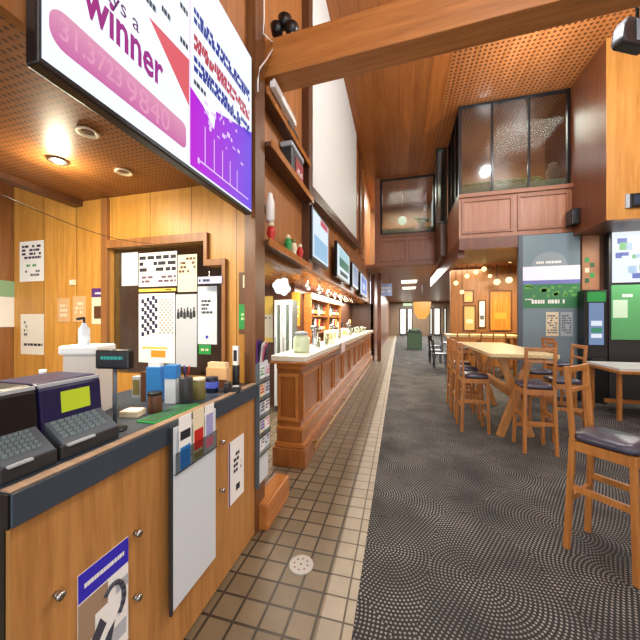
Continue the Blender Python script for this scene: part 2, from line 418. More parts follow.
# side glazing of the office
w = thing('window_3', '', 'window'); del w['label']; del w['category']; struct(w)
f = MB()
for yy in (YO+.1, 7.75, 8.3, 8.85): f.box(OX0+.01, OX0+.08, yy, yy+.06, 4.4, 6.38)
f.box(OX0+.01, OX0+.08, YO+.12, 8.9, 4.4, 4.46); f.box(OX0+.01, OX0+.08, YO+.12, 8.9, 6.32, 6.38)
f.build('window_frame', BLACK, w)
for y0, y1 in ((YO+.16, 7.75), (7.81, 8.3), (8.36, 8.85)): MB().box(OX0+.04, OX0+.048, y0, y1, 4.46, 6.32).build('pane', GLASSM, w)
window(4, 1.0, 1.29, 8.95, 4.3, 6.38, (), .05)
sbox('trim_16', W_DARK, 1.13, 1.27, 9.0, 10.5, 3.4, 6.39)
# dark return wall and pale ply wall on the right
b = MB(); b.box(3.42, 3.56, 6.2, YO, 3.3, 6.4); struct(b.build('wall_right_return', W_DARKR))
b = MB(); b.box(3.56, 7.2, 6.2, 6.34, 3.3, 6.4); struct(b.build('wall_right_upper', W_PILL))
b = MB(); b.box(3.42, 3.56, 6.185, 6.2, 3.3, 6.4); struct(b.build('trim_17', W_PILL))
sbox('ceiling_alcove', W_DARK, 3.56, 7.2, 6.34, YO-.002, 3.3, 3.36)
YP = YO
sbox('wall_right_lower', W_DARK, 2.5, 7.2, YP, YP+.1, 0, 3.39)
sbox('wall_right', W_PILL, 7.2, 7.3, -2.6, 34, 0, 6.4)
sbox('trim_18', GREY, 2.44, 2.52, YP-.06, YP+.02, 0, 3.39)
# room under the office, seen through the opening
sbox('wall_inner_room', W_BOOTH_S, 1.75, 7.2, 11.4, 11.5, 0, 3.42)
sbox('wall_passage_left', W_DARKR, -1.1, -.95, 12.2, 32, 0, 3.42)
sbox('trim_19', W_DARKR, -.82, -.68, 11.9, 12.1, 0, 3.42)
YF = 32
sbox('wall_far', wood('far_wood', (.42, .34, .26), (.52, .43, .33), 'z', .6, .5), -1.1, 7.2, YF, YF+.1, 0, 3.42)

# ================================================================== LEFT: television over the booth
tvx = -1.04
t0 = hit(38, 75, 'x', tvx); t1 = hit(252, 214, 'x', tvx)
Y0, Y1, Z0, Z1 = t0.y, t1.y, 2.37, 3.52
tv = thing('television', 'huge flat television showing a white and purple betting advert above the service counter', 'television', (tvx, Y0, Z0), PI/2)
TW = Y1-Y0; TH = Z1-Z0
MB().box(0, TW, .005, .055, 0, TH).build('casing', BLACK, tv, bevel=.006)
def tvpt(px, py):
    p = hit(px, py, 'x', tvx); return (p.y-Y0, p.z-Z0)
b = MB(); b.box(.012, TW-.008, 0, .004, .022, TH-.012)
scr = b.build('screen', emit('screen_white', (.90, .93, .98), .74), tv)
xm = tvpt(190, 170)[0]
# right half picture
q = MB(); zt = tvpt(190, 96)[1]+.05
zl = tvpt(192, 88)[1]; zr = tvpt(251, 132)[1]
xn = tvpt(214, 110)[0]
q.prism([(xm, .03), (TW-.01, .03), (TW-.01, zr), (xn+.02, zl+.02), (xn, zl-.10), (xn-.10, zl-.03), (xm, zl)], 'y', -.001, 0)
q.build('purple_panel', grad_emit('purple_picture', (.75, .02, .85), (.42, .32, .90), 'x', xm, TW, .62), scr)
q = MB()
for i in range(5):
    x = xm+.12+i*.085; q.box(x, x+.006, -.0018, -.001, .09, .30-.02*i)
q.box(xm+.08, TW-.06, -.0018, -.001, .085, .093)
q.box(xm+.06, xm+.075, -.0018, -.001, .07, .10)
for i in range(26):
    x = xm+.10+random.random()*.42; z = .28+random.random()*.22
    q.box(x, x+random.uniform(.008, .035), -.0018, -.001, z, z+random.uniform(.006, .03))
q.build('print', emit('lilac_line', (.90, .78, .99), .66), scr)
for cc, zz, nm in (((.18, .25, .62), tvpt(196, 14)[1], 'blue_rows'), ((.78, .28, .35), tvpt(193, 36)[1], 'red_rows'), ((.18, .25, .62), tvpt(193, 58)[1], 'lower_blue_rows')):
    q = MB(); dashes(q, xm+.03, TW-.04, zz-.065, zz+.035, 2, -.0002, .92, .03, .075); dashes(q, xm+.05, TW-.06, zz-.04, zz+.012, 1, -.0003, .7, .03, .06); dashes(q, xm+.03, TW-.04, zz-.035, zz-.025, 1, -.0004, .8, .03, .06)
    q.build(nm, emit('ink_'+nm, cc, .55), scr)
q = MB(); dashes(q, xm+.03, xm+.13, zl+.03, zl+.07, 1, -.0002, 1, .2, .35); q.build('small_print', emit('ink_small', (.2, .25, .3), .6), scr)
q = MB(); q.box(xm-.004, xm+.002, -.001, 0, .03, TH-.02); q.build('divider', emit('divider', (.93, .80, .95), .6), scr)
# left half picture: rounded pink band, lettering, red wedge
xa = tvpt(49, 20)[0]; xb = tvpt(186, 130)[0]; za = .088; zb = .215
pr = []
for cx, cz, a0 in ((xb-.03, za+.03, -PI/2), (xb-.03, zb-.03, 0), (xa+.05, zb-.05, PI/2), (xa+.05, za+.05, PI)):
    rr = .03 if cx > (xa+xb)/2 else .05
    for i in range(6): pr.append((cx+rr*math.cos(a0+i*PI/10), cz+rr*math.sin(a0+i*PI/10)))
MB().prism(pr, 'y', -.001, 0).build('pink_band', grad_emit('pink_picture', (.80, .42, .66), (.88, .60, .72), 'z', za, zb, .62), scr)
text_mesh('digits', '31.3723', emit('faint_pink', (.90, .60, .74), .62), scr, xa+.03, xa+.25, za+.035, zb-.02, -.0012, bold=.01)
text_mesh('digits', '9840', emit('faint_pink', (.90, .60, .74), .62), scr, xa+.27, xa+.50, za+.015, zb-.015, -.0012)
wl = tvpt(82, 20); wr = tvpt(163, 90)
text_mesh('lettering', 'winner', grad_emit('magenta_ink', (.62, .06, .48), (.62, .20, .55), 'x', wl[0], wr[0], .62), scr, wl[0], wr[0], wr[1], wr[1]+.140, -.0004, bold=.022)
al = tvpt(124, 20)
text_mesh('lettering', 'always a', emit('purple_ink', (.42, .15, .42), .5), scr, al[0]-.20, al[0]+.07, al[1]-.012, al[1]+.075, -.0004)
MB().prism([tvpt(149, 17), tvpt(189, 60), tvpt(189, 106)], 'y', -.001, 0).build('red_wedge', emit('coral', (.88, .38, .42), .62), scr)
q = MB()
for (px, py) in ((150, 3), (165, 12), (183, 8), (183, 42)):
    x, z = tvpt(px, py); dashes(q, x-.02, x+.035, z-.02, z+.025, 1, -.0002, 1, .25, .4)
q.build('print', emit('ink_small', (.2, .25, .3), .6), scr)

# ceiling fittings in the booth soffit
def downlight(px, py, label, lit):
    p = hit(px, py, 'z', 2.71)
    d = thing('downlight', label, 'light', (p.x, p.y, 2.71))
    MB().lathe([(.05, -.001), (.062, -.012), (.05, -.016), (.035, -.008), (.03, -.001)]).build('ring', STEEL if lit else CREAM, d)
    MB().lathe([(.001, -.007), (.034, -.006), (.034, -.002)]).build('lamp', emit('lamp_lit', (1, .93, .75), 30) if lit else plain('lamp_off', (.45, .33, .22), .3), d)
    return p
pl = downlight(58, 160, 'bright round downlight lit in the perforated booth ceiling', True)
downlight(88, 131, 'unlit round ceiling fitting under the big television', False)
downlight(124, 171, 'small unlit ceiling fitting near the back of the booth', False)

# ================================================================== service counter
CX = -1.02; CY0 = .58; CY1 = 2.02; CZ = 1.13
sc = thing('service_counter', 'wooden betting service counter with dark slate edged top in the left foreground', 'counter', (CX, CY0, 0), PI/2)
L = CY1-CY0
b = MB(); b.box(.0, L, .012, .03, 0.02, 1.035); b.build('front_panel', W_COUNTER, sc)
b = MB(); b.box(-.004, .03, .03, .70, 0, 1.035); b.box(-.016, -.0105, -.006, .74, 1.035, CZ-.002); b.build('shaded_end_panel', BLACK, sc)  # black colour paints in the shade on the near end, thin cap included
b = MB(); b.box(0.03, L, .03, .06, 0, .02); b.build('kick', BLACK, sc)
b = MB(); b.box(-.01, L, -.012, .74, 1.035, CZ); b.build('top', SLATE, sc, bevel=.004)
b = MB(); b.box(-.01, L, -.006, .035, CZ, CZ+.006); b.build('cap_strip', CAPB, sc, bevel=.002)
def on_front(px, py): p = hit(px, py, 'x', CX); return (p.y, p.z)
for px, py in ((58, 595), (137, 533), (137, 597), (222, 442), (222, 490)):
    y, z = on_front(px, py); q = MB(); q.tube([(y-CY0, .012, z), (y-CY0, -.006, z)], .009, 10); q.tube([(y-CY0, -.006, z), (y-CY0, -.016, z)], .013, 10)
    q.build('stud', STEEL, sc)

def sheet(name, label, cat, base, rotz, w, h, mat, th=.003, group=None):
    t = thing(name, label, cat, base, rotz, group)
    MB().box(0, w, -th, 0, 0, h).build('sheet', mat, t)
    return t
def prt(t, mat, rects, name='print', y=-.0032):
    b = MB()
    for (x0, x1, z0, z1) in rects: b.box(x0, x1, y, y-.0008, z0, z1)
    return b.build(name, mat, t)
# blue headed poster on the counter front
ya, _ = on_front(80, 600); yb, zt = on_front(130, 537); zbm = zt-.40
w = yb-ya; h = zt-zbm
p1 = sheet('poster', 'poster with a royal blue header and photo on the counter front, at bottom of photo', 'poster', (CX+.0005-.012, ya, zbm), PI/2, w, h, WHITE)
prt(p1, DBLUE, [(0, w, h-.095, h)], 'header')
b = MB(); dashes(b, .02, w-.02, h-.06, h-.035, 1, -.0042, .95, .04, .09); b.build('lettering', WHITE, p1)
prt(p1, plain('photo_tan', (.62, .52, .42), .5), [(0, w*.55, h-.18, h-.10), (0, w*.3, h-.25, h-.18)], 'photo_ground')
b = MB()
for i in range(8):
    a = -1.0+i*.42; b.tube([(w*.66+.045*math.cos(a), -.0034, h-.20+.07*math.sin(a)), (w*.66+.045*math.cos(a+.42), -.0034, h-.20+.07*math.sin(a+.42))], .009, 6)
b.prism([(.0, h-.33), (w*.32, h-.30), (w*.52, h-.25), (w*.40, h-.21), (w*.22, h-.26), (.0, h-.28)], 'y', -.005, -.0042)
b.prism([(w*.30, h-.36), (w*.62, h-.33), (w*.70, h-.27), (w*.55, h-.29)], 'y', -.005, -.0042)
b.build('photo_subject', plain('photo_dark', (.24, .25, .30), .5), p1)
prt(p1, plain('photo_grey', (.70, .72, .74), .5), [(w*.5, w*.95, h-.36, h-.30), (w*.72, w, h-.18, h-.14)], 'print')
# hanging white panel with leaflets
ya, _ = on_front(168, 500); yb, _ = on_front(214, 500)
hp = thing('display_panel', 'tall blank white panel hung on the counter front below three leaflets', 'panel', (CX+.014, ya, .27), PI/2)
yb = ya+(yb-ya)*.94; MB().box(0, yb-ya, -.012, -.002, 0, .835).build('sheet', WHITEB, hp, bevel=.002)
q = MB(); q.box(-.012, .0, -.014, -.002, -.01, .84); q.build('edge_strip', DGREY, hp)
pw = yb-ya
q = MB(); q.box(.005, pw-.005, -.026, -.023, .62, .72); q.box(.005, pw-.005, -.023, -.012, .62, .623)
q.build('pocket', glass('acrylic', (.93, .95, .96), .03), hp)
leaf = [(.03, .10, 'blue and white', [(WHITE, 0, 1), (BLUE, 0, .42), (INK, .55, .72)], 'leftmost'), (.135, .10, 'red and cream', [(CREAM, 0, 1), (RED, .2, .6), (OLIVE, .02, .14)], 'middle'), (.235, .09, 'lilac and white', [(WHITE, 0, 1), (PINK, .1, .3), (plain('lilac', (.62, .62, .80), .5), .35, .8)], 'rightmost')]
for (x, lw, cname, bands, pos) in leaf:
    zb_ = .628+.27
    lf = thing('leaflet', '%s leaflet in the clear pocket on the tall white panel' % cname, 'leaflet', (CX+.014+.0205, ya+x*.94, zb_), PI/2, 'leaflets on the white panel')
    MB().box(0, lw*.85, -.002, 0, 0, .25).build('cover', bands[0][0], lf)
    for i, (mm, a, bb) in enumerate(bands[1:]): prt(lf, mm, [(.008, lw*.85-.008, .25*a, .25*bb)], 'print', -.0021)
# framed notice right of the panel
ya, zt = on_front(230, 444); yb, _ = on_front(245, 440); zb_ = zt-.40
nt_ = sheet('notice', 'white notice in a thin purple edged holder on the counter front near the column', 'notice', (CX-.0115, ya, zb_), PI/2, yb-ya, .40, WHITE)
w = yb-ya
prt(nt_, PURPLE, [(0, .014, 0, .4)], 'edge')
b = MB(); dashes(b, w*.3, w*.8, .18, .32, 4, -.0034, .7, .2, .4); b.box(w*.45, w*.7, -.0034, -.0042, .06, .10); b.build('print', INK, nt_)

# ================================================================== things on the counter
def term(name, label, y0, wd, hoodmat, notes):
    t = thing(name, label, 'terminal', (-1.085, y0, CZ), PI/2, 'ticket terminals on the counter')
    MB().box(0, wd, 0.0, .34, 0, .05).build('base', DGREY, t, bevel=.006)
    b = MB(); b.prism([(0.0, .05), (.09, .05), (.09, .115), (.015, .062)], 'x', .008, wd-.008); b.build('bed', GREY, t)
    b = MB()
    for i in range(5):
        for j in range(7): b.box(.02+j*(wd-.05)/7, .02+(j+.75)*(wd-.05)/7, .022+i*.014, .031+i*.014, .0655+i*.0099, .076+i*.0099)
    b.build('keypad', plain('pale_keys', (.46, .53, .54), .5), t)
    prof = [(.085, .05), (.100, .225), (.112, .243), (.135, .25), (.33, .25), (.34, .05)]
    b = MB(); b.prism(prof, 'x', 0, wd); b.build('hood', hoodmat, t, bevel=.004)
    b = MB(); b.box(.0, wd, .104, .110, .235, .247); b.build('tear_bar', LGREY, t)
    b = MB(); b.box(.015, wd*.5, .0, -.012, .045, .052); b.build('ticket_slot', LGREY, t)
    if notes:
        MB().add([(wd*.30, .0905, .135), (wd*.78, .0905, .135), (wd*.78, .0965, .210), (wd*.30, .0965, .210), (wd*.30, .0945, .135), (wd*.78, .0945, .135), (wd*.78, .1005, .210), (wd*.30, .1005, .210)], [(0, 1, 2, 3), (7, 6, 5, 4), (0, 4, 5, 1), (1, 5, 6, 2), (2, 6, 7, 3), (3, 7, 4, 0)]).build('sticky_note', LIME, t, label='lime green sticky note')
    return t
term('ticket_terminal', 'black ticket terminal at the left edge of the photo', .585, .15, BLACK, False)
term('ticket_terminal', 'navy ticket terminal with a lime green note on its hood', .745, .215, NAVY, True)
p = hit(115, 430, 'z', CZ)
cd = thing('customer_display', 'small black price display on a thin pole with teal digits', 'display', (p.x, p.y, CZ), .15)
MB().lathe([(.045, 0), (.045, .008), (.012, .016)]).build('base', BLACK, cd)
MB().tube([(0, 0, .012), (0, 0, .27)], .008).build('pole', GREY, cd)
MB().box(-.078, .078, -.018, .018, .262, .345).build('head', BLACK, cd, bevel=.008)
b = MB(); dashes(b, -.05, .05, .30, .322, 1, -.0185, 1, .14, .2); b.build('digits', emit('teal_digits', (.20, .62, .58), .6), cd)
bx = thing('dispenser_box', 'white boxy dispenser behind the navy terminal', 'dispenser', (-1.57, 1.08, CZ), .35)
MB().box(0, .155, 0, .14, 0, .30).build('body', plain('ivory', (.86, .82, .76), .45), bx, bevel=.01)
MB().box(-.012, .167, -.012, .15, .30, .345).build('lid', WHITE, bx, bevel=.01)
MB().box(.03, .12, -.004, 0, .06, .12).build('front_label', LGREY, bx)
sb = thing('spray_bottle', 'slim white pump bottle on top of the white dispenser', 'bottle', (-1.535, 1.16, CZ+.345))
MB().lathe([(.022, 0), (.024, .01), (.024, .08), (.010, .10), (.010, .11)]).build('body', WHITEB, sb)
q = MB(); q.tube([(0, 0, .11), (0, 0, .135)], .005); q.bar((0, 0, .135), (.0, -.035, .13), .012, .012); q.build('pump', DGREY, sb)
rb = thing('bottle', 'small red topped bottle left of the white dispenser', 'bottle', (-1.60, 1.02, CZ))
MB().lathe([(.026, 0), (.028, .02), (.028, .16), (.012, .20), (.012, .215)]).build('body', RED, rb); MB().lathe([(.014, .215), (.014, .24)]).build('cap', WHITE, rb)
# assortment along the counter
def can(name, label, cat, px, py, r, h, mat, capmat=None, capname='lid', z=CZ, band=None):
    p = hit(px, py, 'z', z); t = thing(name, label, cat, (p.x, p.y, z))
    MB().lathe([(r*.95, 0), (r, .004), (r, h-.004), (r*.93, h)], n=18).build('body', mat, t)
    if capmat: MB().lathe([(r*1.02, h), (r*1.02, h+h*.14), (r*.9, h+h*.16)], n=18).build(capname, capmat, t)
    if band: MB().lathe([(r*1.01, h*.3), (r*1.012, h*.32), (r*1.012, h*.68), (r*1.01, h*.7)], n=18).build('label_band', band, t)
    return t
def carton(name, label, cat, px, py, w, d, h, mat, rz=.2, parts=(), z=CZ):
    p = hit(px, py, 'z', z); t = thing(name, label, cat, (p.x, p.y, z), rz)
    MB().box(-w/2, w/2, 0, d, 0, h).build('body', mat, t, bevel=.003)
    for nm, m, r in parts: MB().box(*r).build(nm, m, t)
    return t
carton('brochure_box', 'bright blue brochure holder with a brown side on the counter', 'holder', 153, 402, .085, .06, .20, BLUE, .2, [('side', BROWN, (-.075, -.043, .004, .06, 0, .17)), ('leaflets', WHITE, (-.035, .035, .01, .05, .20, .225))])
carton('carton', 'white carton with a blue top standing right of the bright blue holder', 'carton', 170, 404, .065, .05, .21, WHITEB, .2, [('top_band', BLUE, (-.034, .034, -.001, .052, .14, .215))])
pc = can('pen_cup', 'black pen cup holding pens in the middle of the counter', 'cup', 186, 404, .037, .15, DGREY)
for i, (dx, dy, mm) in enumerate(((-.012, .006, DBLUE), (.012, .004, RED), (0, -.012, BLACK))):
    MB().tube([(dx*.6, dy*.6, .146), (dx*1.6, dy*1.6, .215)], .0035, 6).build('pen', mm, pc)
can('jar', 'dark brown jar with a black lid at the front of the counter clutter', 'jar', 155, 412, .034, .09, BROWN, BLACK)
can('tin', 'olive tin with a pale lid beside the black pen cup', 'tin', 199, 399, .036, .11, OLIVE, CREAM)
can('mug', 'navy can with a blue and white band on the counter', 'can', 212, 392, .040, .10, plain('navy_can', (.10, .11, .22), .3), None, band=plain('blue_white', (.35, .42, .85), .4))
carton('leaflet_tray', 'pale peach cardboard tray of leaflets at the back of the counter', 'tray', 216, 388, .16, .06, .14, TAN, 0, [('leaflets', plain('peach', (.95, .80, .62), .5), (-.07, .07, .006, .05, .14, .175)), ('lip', BROWN, (-.081, .081, -.004, 0, 0, .06))])
carton('phone', 'black desk phone lying at the right end of the counter', 'phone', 232, 393, .10, .09, .035, BLACK, .4, [('handset', DGREY, (-.05, -.02, .0, .09, .035, .06)), ('keys', LGREY, (0, .04, .01, .05, .035, .038))])
carton('ticket_pad', 'low beige stack of tickets beside the price display pole', 'tickets', 128, 418, .09, .07, .03, CREAM, .2, [('top_sheet', WHITE, (-.04, .04, .005, .065, .03, .032))])
carton('stand', 'small grey card stand behind the price display', 'stand', 136, 398, .05, .04, .13, LGREY, .2, [('card', OLIVE, (-.02, .02, -.002, 0, .02, .11))])
can('water_bottle', 'slim dark bottle at the back right of the counter', 'bottle', 226, 386, .022, .15, plain('dark_glass', (.20, .12, .08), .15), BLACK, 'cap')
sp_ = can('leaflet_stand', 'black and white leaflet tube stand against the booth wall', 'stand', 236, 384, .026, .14, DGREY)
MB().box(-.02, .02, -.012, .012, .14, .28).build('leaflet', WHITE, sp_); MB().box(-.014, .014, -.0135, -.012, .17, .25).build('print', INK, sp_)
p = hit(150, 424, 'z', CZ); p2 = hit(190, 404, 'z', CZ)
m_ = thing('counter_mat', 'green rubber mat lying along the counter edge', 'mat', (-1.065, p.y, CZ+.0005), PI/2)
MB().box(0, p2.y-p.y, 0, .10, 0, .006).build('pad', GREEN, m_); MB().box(.01, p2.y-p.y-.01, .01, .09, .006, .008).build('inlay', DGREEN, m_)
# a thin cable strung through the booth
ca = hit(2, 195, 'x', -1.62); cb = Vector((hit(150, 246, 'y', Yw-.04).x, Yw-.002, hit(150, 244, 'y', Yw).z))
tag(MB().tube([ca+(cb-ca)*i/12.0-Vector((0, 0, .05*math.sin(PI*i/12))) for i in range(13)], .0022, 6).build('cable', plain('cable_dark', (.18, .10, .06), .5)), 'thin dark cable strung across the booth above the terminals', 'cable')

# posters on the booth back wall
def wall_poster(label, x0, x1, y0, y1, plane=Yw, mat=WHITE, name='poster', cat='poster', off=.0005, group=None):
    a = hit(x0, y1, 'y', plane-off); c = hit(x1, y0, 'y', plane-off)
    t = sheet(name, label, cat, (a.x, plane-off, a.z), 0, c.x-a.x, c.z-a.z, mat, group=group)
    return t, c.x-a.x, c.z-a.z
def dpr(t, w, h, mat, u0, u1, v0, v1, rows, fill=.8, lo=.1, hi=.25, name='print'):
    b = MB(); dashes(b, u0*w, u1*w, v0*h, v1*h, rows, -.0033, fill, lo, hi); return b.build(name, mat, t)
t, w, h = wall_poster('upper white poster with blue print on the booth back wall', 20, 44, 240, 282)
dpr(t, w, h, NAVY, .1, .9, .55, .92, 4, .7); dpr(t, w, h, GREEN, .3, .7, .35, .45, 1); dpr(t, w, h, GREY, .15, .85, .12, .3, 2, .5)
t, w, h = wall_poster('lower off-white notice on the booth back wall with a dark line of print', 21, 44, 314, 354, mat=plain('offwhite', (.90, .87, .80), .6))
dpr(t, w, h, INK, .15, .95, .2, .3, 1, .9); dpr(t, w, h, GREY, .15, .3, .45, .85, 4, .6, .4, .6)
t, w, h = wall_poster('narrow poster with a purple top and photo on the booth back wall', 92, 104, 288, 324, mat=CREAM)
prt(t, PURPLE, [(0, w, h*.75, h)], 'header'); dpr(t, w, h, WHITE, .1, .9, .82, .9, 1); prt(t, BROWN, [(.2*w, .8*w, .15*h, .5*h)], 'photo')
t, w, h = wall_poster('left of two faint tan notices on the booth back wall', 58, 70, 298, 322, mat=TAN); dpr(t, w, h, CREAM, .2, .8, .2, .8, 3)
t, w, h = wall_poster('right of two faint tan notices on the booth back wall', 73, 86, 296, 322, mat=TAN); dpr(t, w, h, CREAM, .2, .8, .3, .8, 3)
so = thing('wall_switch', 'small cream wall switch on the booth boards', 'switch', (hit(73, 282, 'y', Yw).x-.035, Yw-.0005, hit(73, 282, 'y', Yw).z-.03))
MB().box(0, .07, -.008, 0, 0, .05).build('plate', CREAM, so); MB().box(.02, .032, -.012, -.008, .015, .035).build('rocker', WHITE, so)
# bright screen on the side wall
sw = thing('notice_board', 'pale green and white notice on the side wall at the far left edge', 'notice', (SX+.0005, hit(2, 300, 'x', SX).y-.15, 1.53), PI/2)
wd = .72; MB().box(0, wd, -.01, 0, 0, .46).build('sheet', WHITE, sw); MB().box(0, wd, -.012, -.01, .30, .46).build('header', plain('sage', (.55, .70, .55), .5), sw)
# glass of the service window and what hangs on it
gy = Yw+.04
gw = thing('window_5', '', 'w'); del gw['label']; del gw['category']; struct(gw)
b = MB(); b.box(opx0, opx1, gy, gy+.008, 1.12, opz1); b.box(opx1, opx2, gy, gy+.008, 1.12, opz2); b.build('pane', GLASS, gw)
gp = gy-.0005
t, w, h = wall_poster('blank white sheet at top left of the service window', 122, 138, 252, 286, gp, WHITEB); 
t, w, h = wall_poster('white poster with bold black artwork at the top of the service window', 139, 177, 251, 287, gp, name='poster')
dpr(t, w, h, INK, .02, .98, .42, .95, 3, .8, .12, .3); dpr(t, w, h, plain('ink_purple', (.40, .30, .38), .6), .08, .98, .1, .34, 2, .75)
t, w, h = wall_poster('large white poster with navy checkered artwork on the service window', 139, 175, 293, 362, gp)
b = MB()
for i in range(9):
    for j in range(6):
        if (i+j) % 2 == 0: b.box(w*.08+j*w*.075, w*.08+(j+1)*w*.075, -.0033, -.0041, h*.38+i*h*.06+j*h*.012, h*.38+(i+1)*h*.06+j*h*.012)
b.build('checks', NAVY, t)
b = MB()
for i in range(14):
    for j in range(7):
        if (i+j) % 2 == 0: b.box(w*.58+j*w*.055, w*.58+(j+.9)*w*.055, -.0033, -.0041, h*.42+i*h*.036, h*.42+(i+.9)*h*.036)
b.build('fine_checks', plain('grey_check', (.66, .62, .58), .6), t)
prt(t, ORANGE, [(w*.35, w*.75, h*.08, h*.18)], 'logo'); prt(t, YELLOW, [(w*.1, w*.8, h*.2, h*.23)], 'rule')
t, w, h = wall_poster('gold strip sign between the two posters in the service window', 139, 176, 288, 292, gp, YELLOW, 'sign', 'sign'); dpr(t, w, h, BROWN, .1, .95, .2, .9, 1)
t, w, h = wall_poster('silver grey poster with a row of dark figures on the service window', 176, 197, 294, 366, gp, plain('silver', (.74, .76, .78), .5))
b = MB()
for i in range(6):
    x = w*(.06+.15*i); z = h*(.66+.02*(i % 2)); b.box(x, x+w*.13, -.0033, -.0041, z, z+h*.09); b.box(x+w*.03, x+w*.09, -.0033, -.0041, z+h*.09, z+h*.14)
b.build('figures', DGREY, t)
t, w, h = wall_poster('pale poster with green print at the foot on the right of the service window', 198, 217, 286, 344, gp, WHITEB)
dpr(t, w, h, DGREY, .2, .85, .52, .78, 4, .6, .12, .3); prt(t, DBLUE, [(w*.42, w*.55, h*.1, h*.15)], 'dot')
t, w, h = wall_poster('small green card at the foot of the service window', 199, 211, 345, 354, gp, GREEN, 'card', 'card'); dpr(t, w, h, CREAM, .2, .8, .3, .7, 1)
t, w, h = wall_poster('lilac strip sign at the upper right of the service window', 198, 222, 276, 284, Yw, plain('lilac2', (.72, .74, .88), .5), 'sign', 'sign', off=.04); dpr(t, w, h, NAVY, .05, .5, .2, .8, 1)
b = MB()
lt, w, h = wall_poster('cream lattice card beside the bold artwork poster', 178, 197, 254, 292, gp, CREAM, 'card', 'card'); dpr(lt, w, h, BROWN, .05, .95, .5, .95, 4, .6, .1, .25)
# dark and green poster on the wall end
t, w, h = wall_poster('tall dark poster with a green lower half beside the column', 239, 251, 272, 334, Yw, plain('umber', (.40, .27, .15), .4))
prt(t, GREEN, [(0, w, h*.08, h*.48)], 'green_field'); dpr(t, w, h, plain('pale_green', (.7, .9, .6), .5), .2, .8, .15, .42, 4, .6, .3, .5); prt(t, CREAM, [(w*.35, w*.65, h*.75, h*.95)], 'mark')
# brochure rack on the column
ry0 = hit(255, 440, 'x', -1.0).y; ry1 = hit(273, 440, 'x', -1.0).y
rk = thing('brochure_rack', 'tall white brochure rack fixed to the column at the end of the counter', 'rack', (-1.029, 2.035, .36), PI/2)
RW = .19
MB().box(0, RW, -.010, 0, 0, .92).build('back_board', WHITEB, rk)
b = MB(); b.box(-.008, 0, -.03, 0, -.01, .92); b.build('side_rail', GREY, rk)
b = MB()
for i in range(5): b.box(0, RW, -.034, -.010, .22+i*.135, .228+i*.135); b.box(0, RW, -.036, -.034, .22+i*.135, .262+i*.135)
b.build('pocket', glass('acrylic', (.93, .95, .96), .03), rk)
bc = [(WHITE, NAVY), (WHITEB, PURPLE), (CREAM, DBLUE), (WHITE, PINK), (WHITEB, INK), (WHITE, PURPLE), (CREAM, RED), (WHITEB, NAVY), (WHITE, GREEN), (WHITEB, PINK)]
for i in range(5):
    for j in range(2):
        m1, m2 = bc[i*2+j]; rowname = ('bottom', 'second', 'middle', 'fourth', 'top')[i]
        br = thing('brochure', '%s brochure in the %s row of the white brochure rack' % (('left', 'right')[j], rowname), 'brochure', (-1.029+.026, 2.035+.012+j*.088, .36+.229+i*.135), PI/2, 'brochures in the column rack')
        MB().box(0, .078, -.003, 0, 0, .125).build('cover', m1, br)
        b = MB(); dashes(b, .008, .07, .05, .118, 3, -.0032, .8, .15, .4); b.build('print', m2, br)
# fanned papers at the top of the rack
fp = thing('leaflet_bundle', 'bundle of dark purple leaflets leaning at the top of the brochure rack', 'leaflets', (-1.02, 2.05, 1.285))
for i in range(5):
    q = MB(); q.bar((.0, .03*i, 0), (.03+.006*i, .03*i-.05, .17-.012*i), .06, .005, (1, 0, 0)); q.build('leaflet', (PURPLE, NAVY, WHITE, PINK, NAVY)[i], fp)

# ================================================================== shelves and clutter on the hall wall
def shelf(label, y0, y1, z, d=.14):
    s = thing('wall_shelf', label, 'shelf', (-1.12, y0, z), PI/2)
    MB().box(0, y1-y0, -d, 0, -.035, 0).build('board', W_DARK, s); MB().box(0, y1-y0, -d-.012, -d, -.05, .012).build('edge', W_BARL, s)
    return s
shelf('upper dark timber shelf above the bar entrance', 2.20, 3.39, 3.45, .10)
shelf('middle dark timber shelf above the bar entrance', 2.20, 3.39, 3.02, .14)
shelf('lowest timber ledge above the bar entrance', 2.20, 3.39, 2.24, .12)
pz = thing('speaker', 'grey box speaker with a red and white badge on the middle shelf', 'speaker', (-1.115, 2.72, 3.02), PI/2)
MB().box(0, .36, -.12, -.005, 0, .26).build('cabinet', DGREY, pz, bevel=.012); MB().box(-.01, .37, -.125, 0, .26, .31).build('top', LGREY, pz, bevel=.012)
MB().box(.10, .33, -.127, -.121, .03, .20).build('badge', plain('crimson', (.62, .10, .15), .4), pz)
b = MB(); dashes(b, .13, .30, .06, .12, 2, -.128, .6, .15, .3); b.build('badge_print', WHITE, pz)
bk = thing('amplifier', 'black flat box behind the grey speaker on the upper shelf', 'amplifier', (-1.115, 2.75, 3.45), PI/2)
MB().box(0, .30, -.08, 0, 0, .10).build('body', BLACK, bk, bevel=.005); MB().box(.05, .1, -.082, -.08, .03, .07).build('knob', GREY, bk)
fl = thing('fluorescent_batten', 'white fluorescent light batten on the upper shelf edge beside the column', 'light', (-1.01, 2.23, 3.47), PI/2)
MB().box(0, .52, -.05, -.005, 0, .055).build('housing', WHITE, fl, bevel=.005); MB().tube([(.02, -.03, .07), (.50, -.03, .07)], .014).build('tube', plain('tube_white', (.95, .95, .93), .3), fl)
ly = hit(270, 210, 'x', -1.06).y
wl_ = thing('wall_lantern', 'white bottle shaped wall lamp above the lowest ledge beside the column', 'lamp', (-1.06, ly, 2.43))
MB().lathe([(.03, 0), (.038, .02), (.038, .17), (.022, .22), (.022, .24), (.01, .25)]).build('shade', plain('milk', (.93, .92, .90), .35), wl_)
MB().box(-.0595, -.03, -.02, .02, .08, .14).build('bracket', BLACK, wl_)
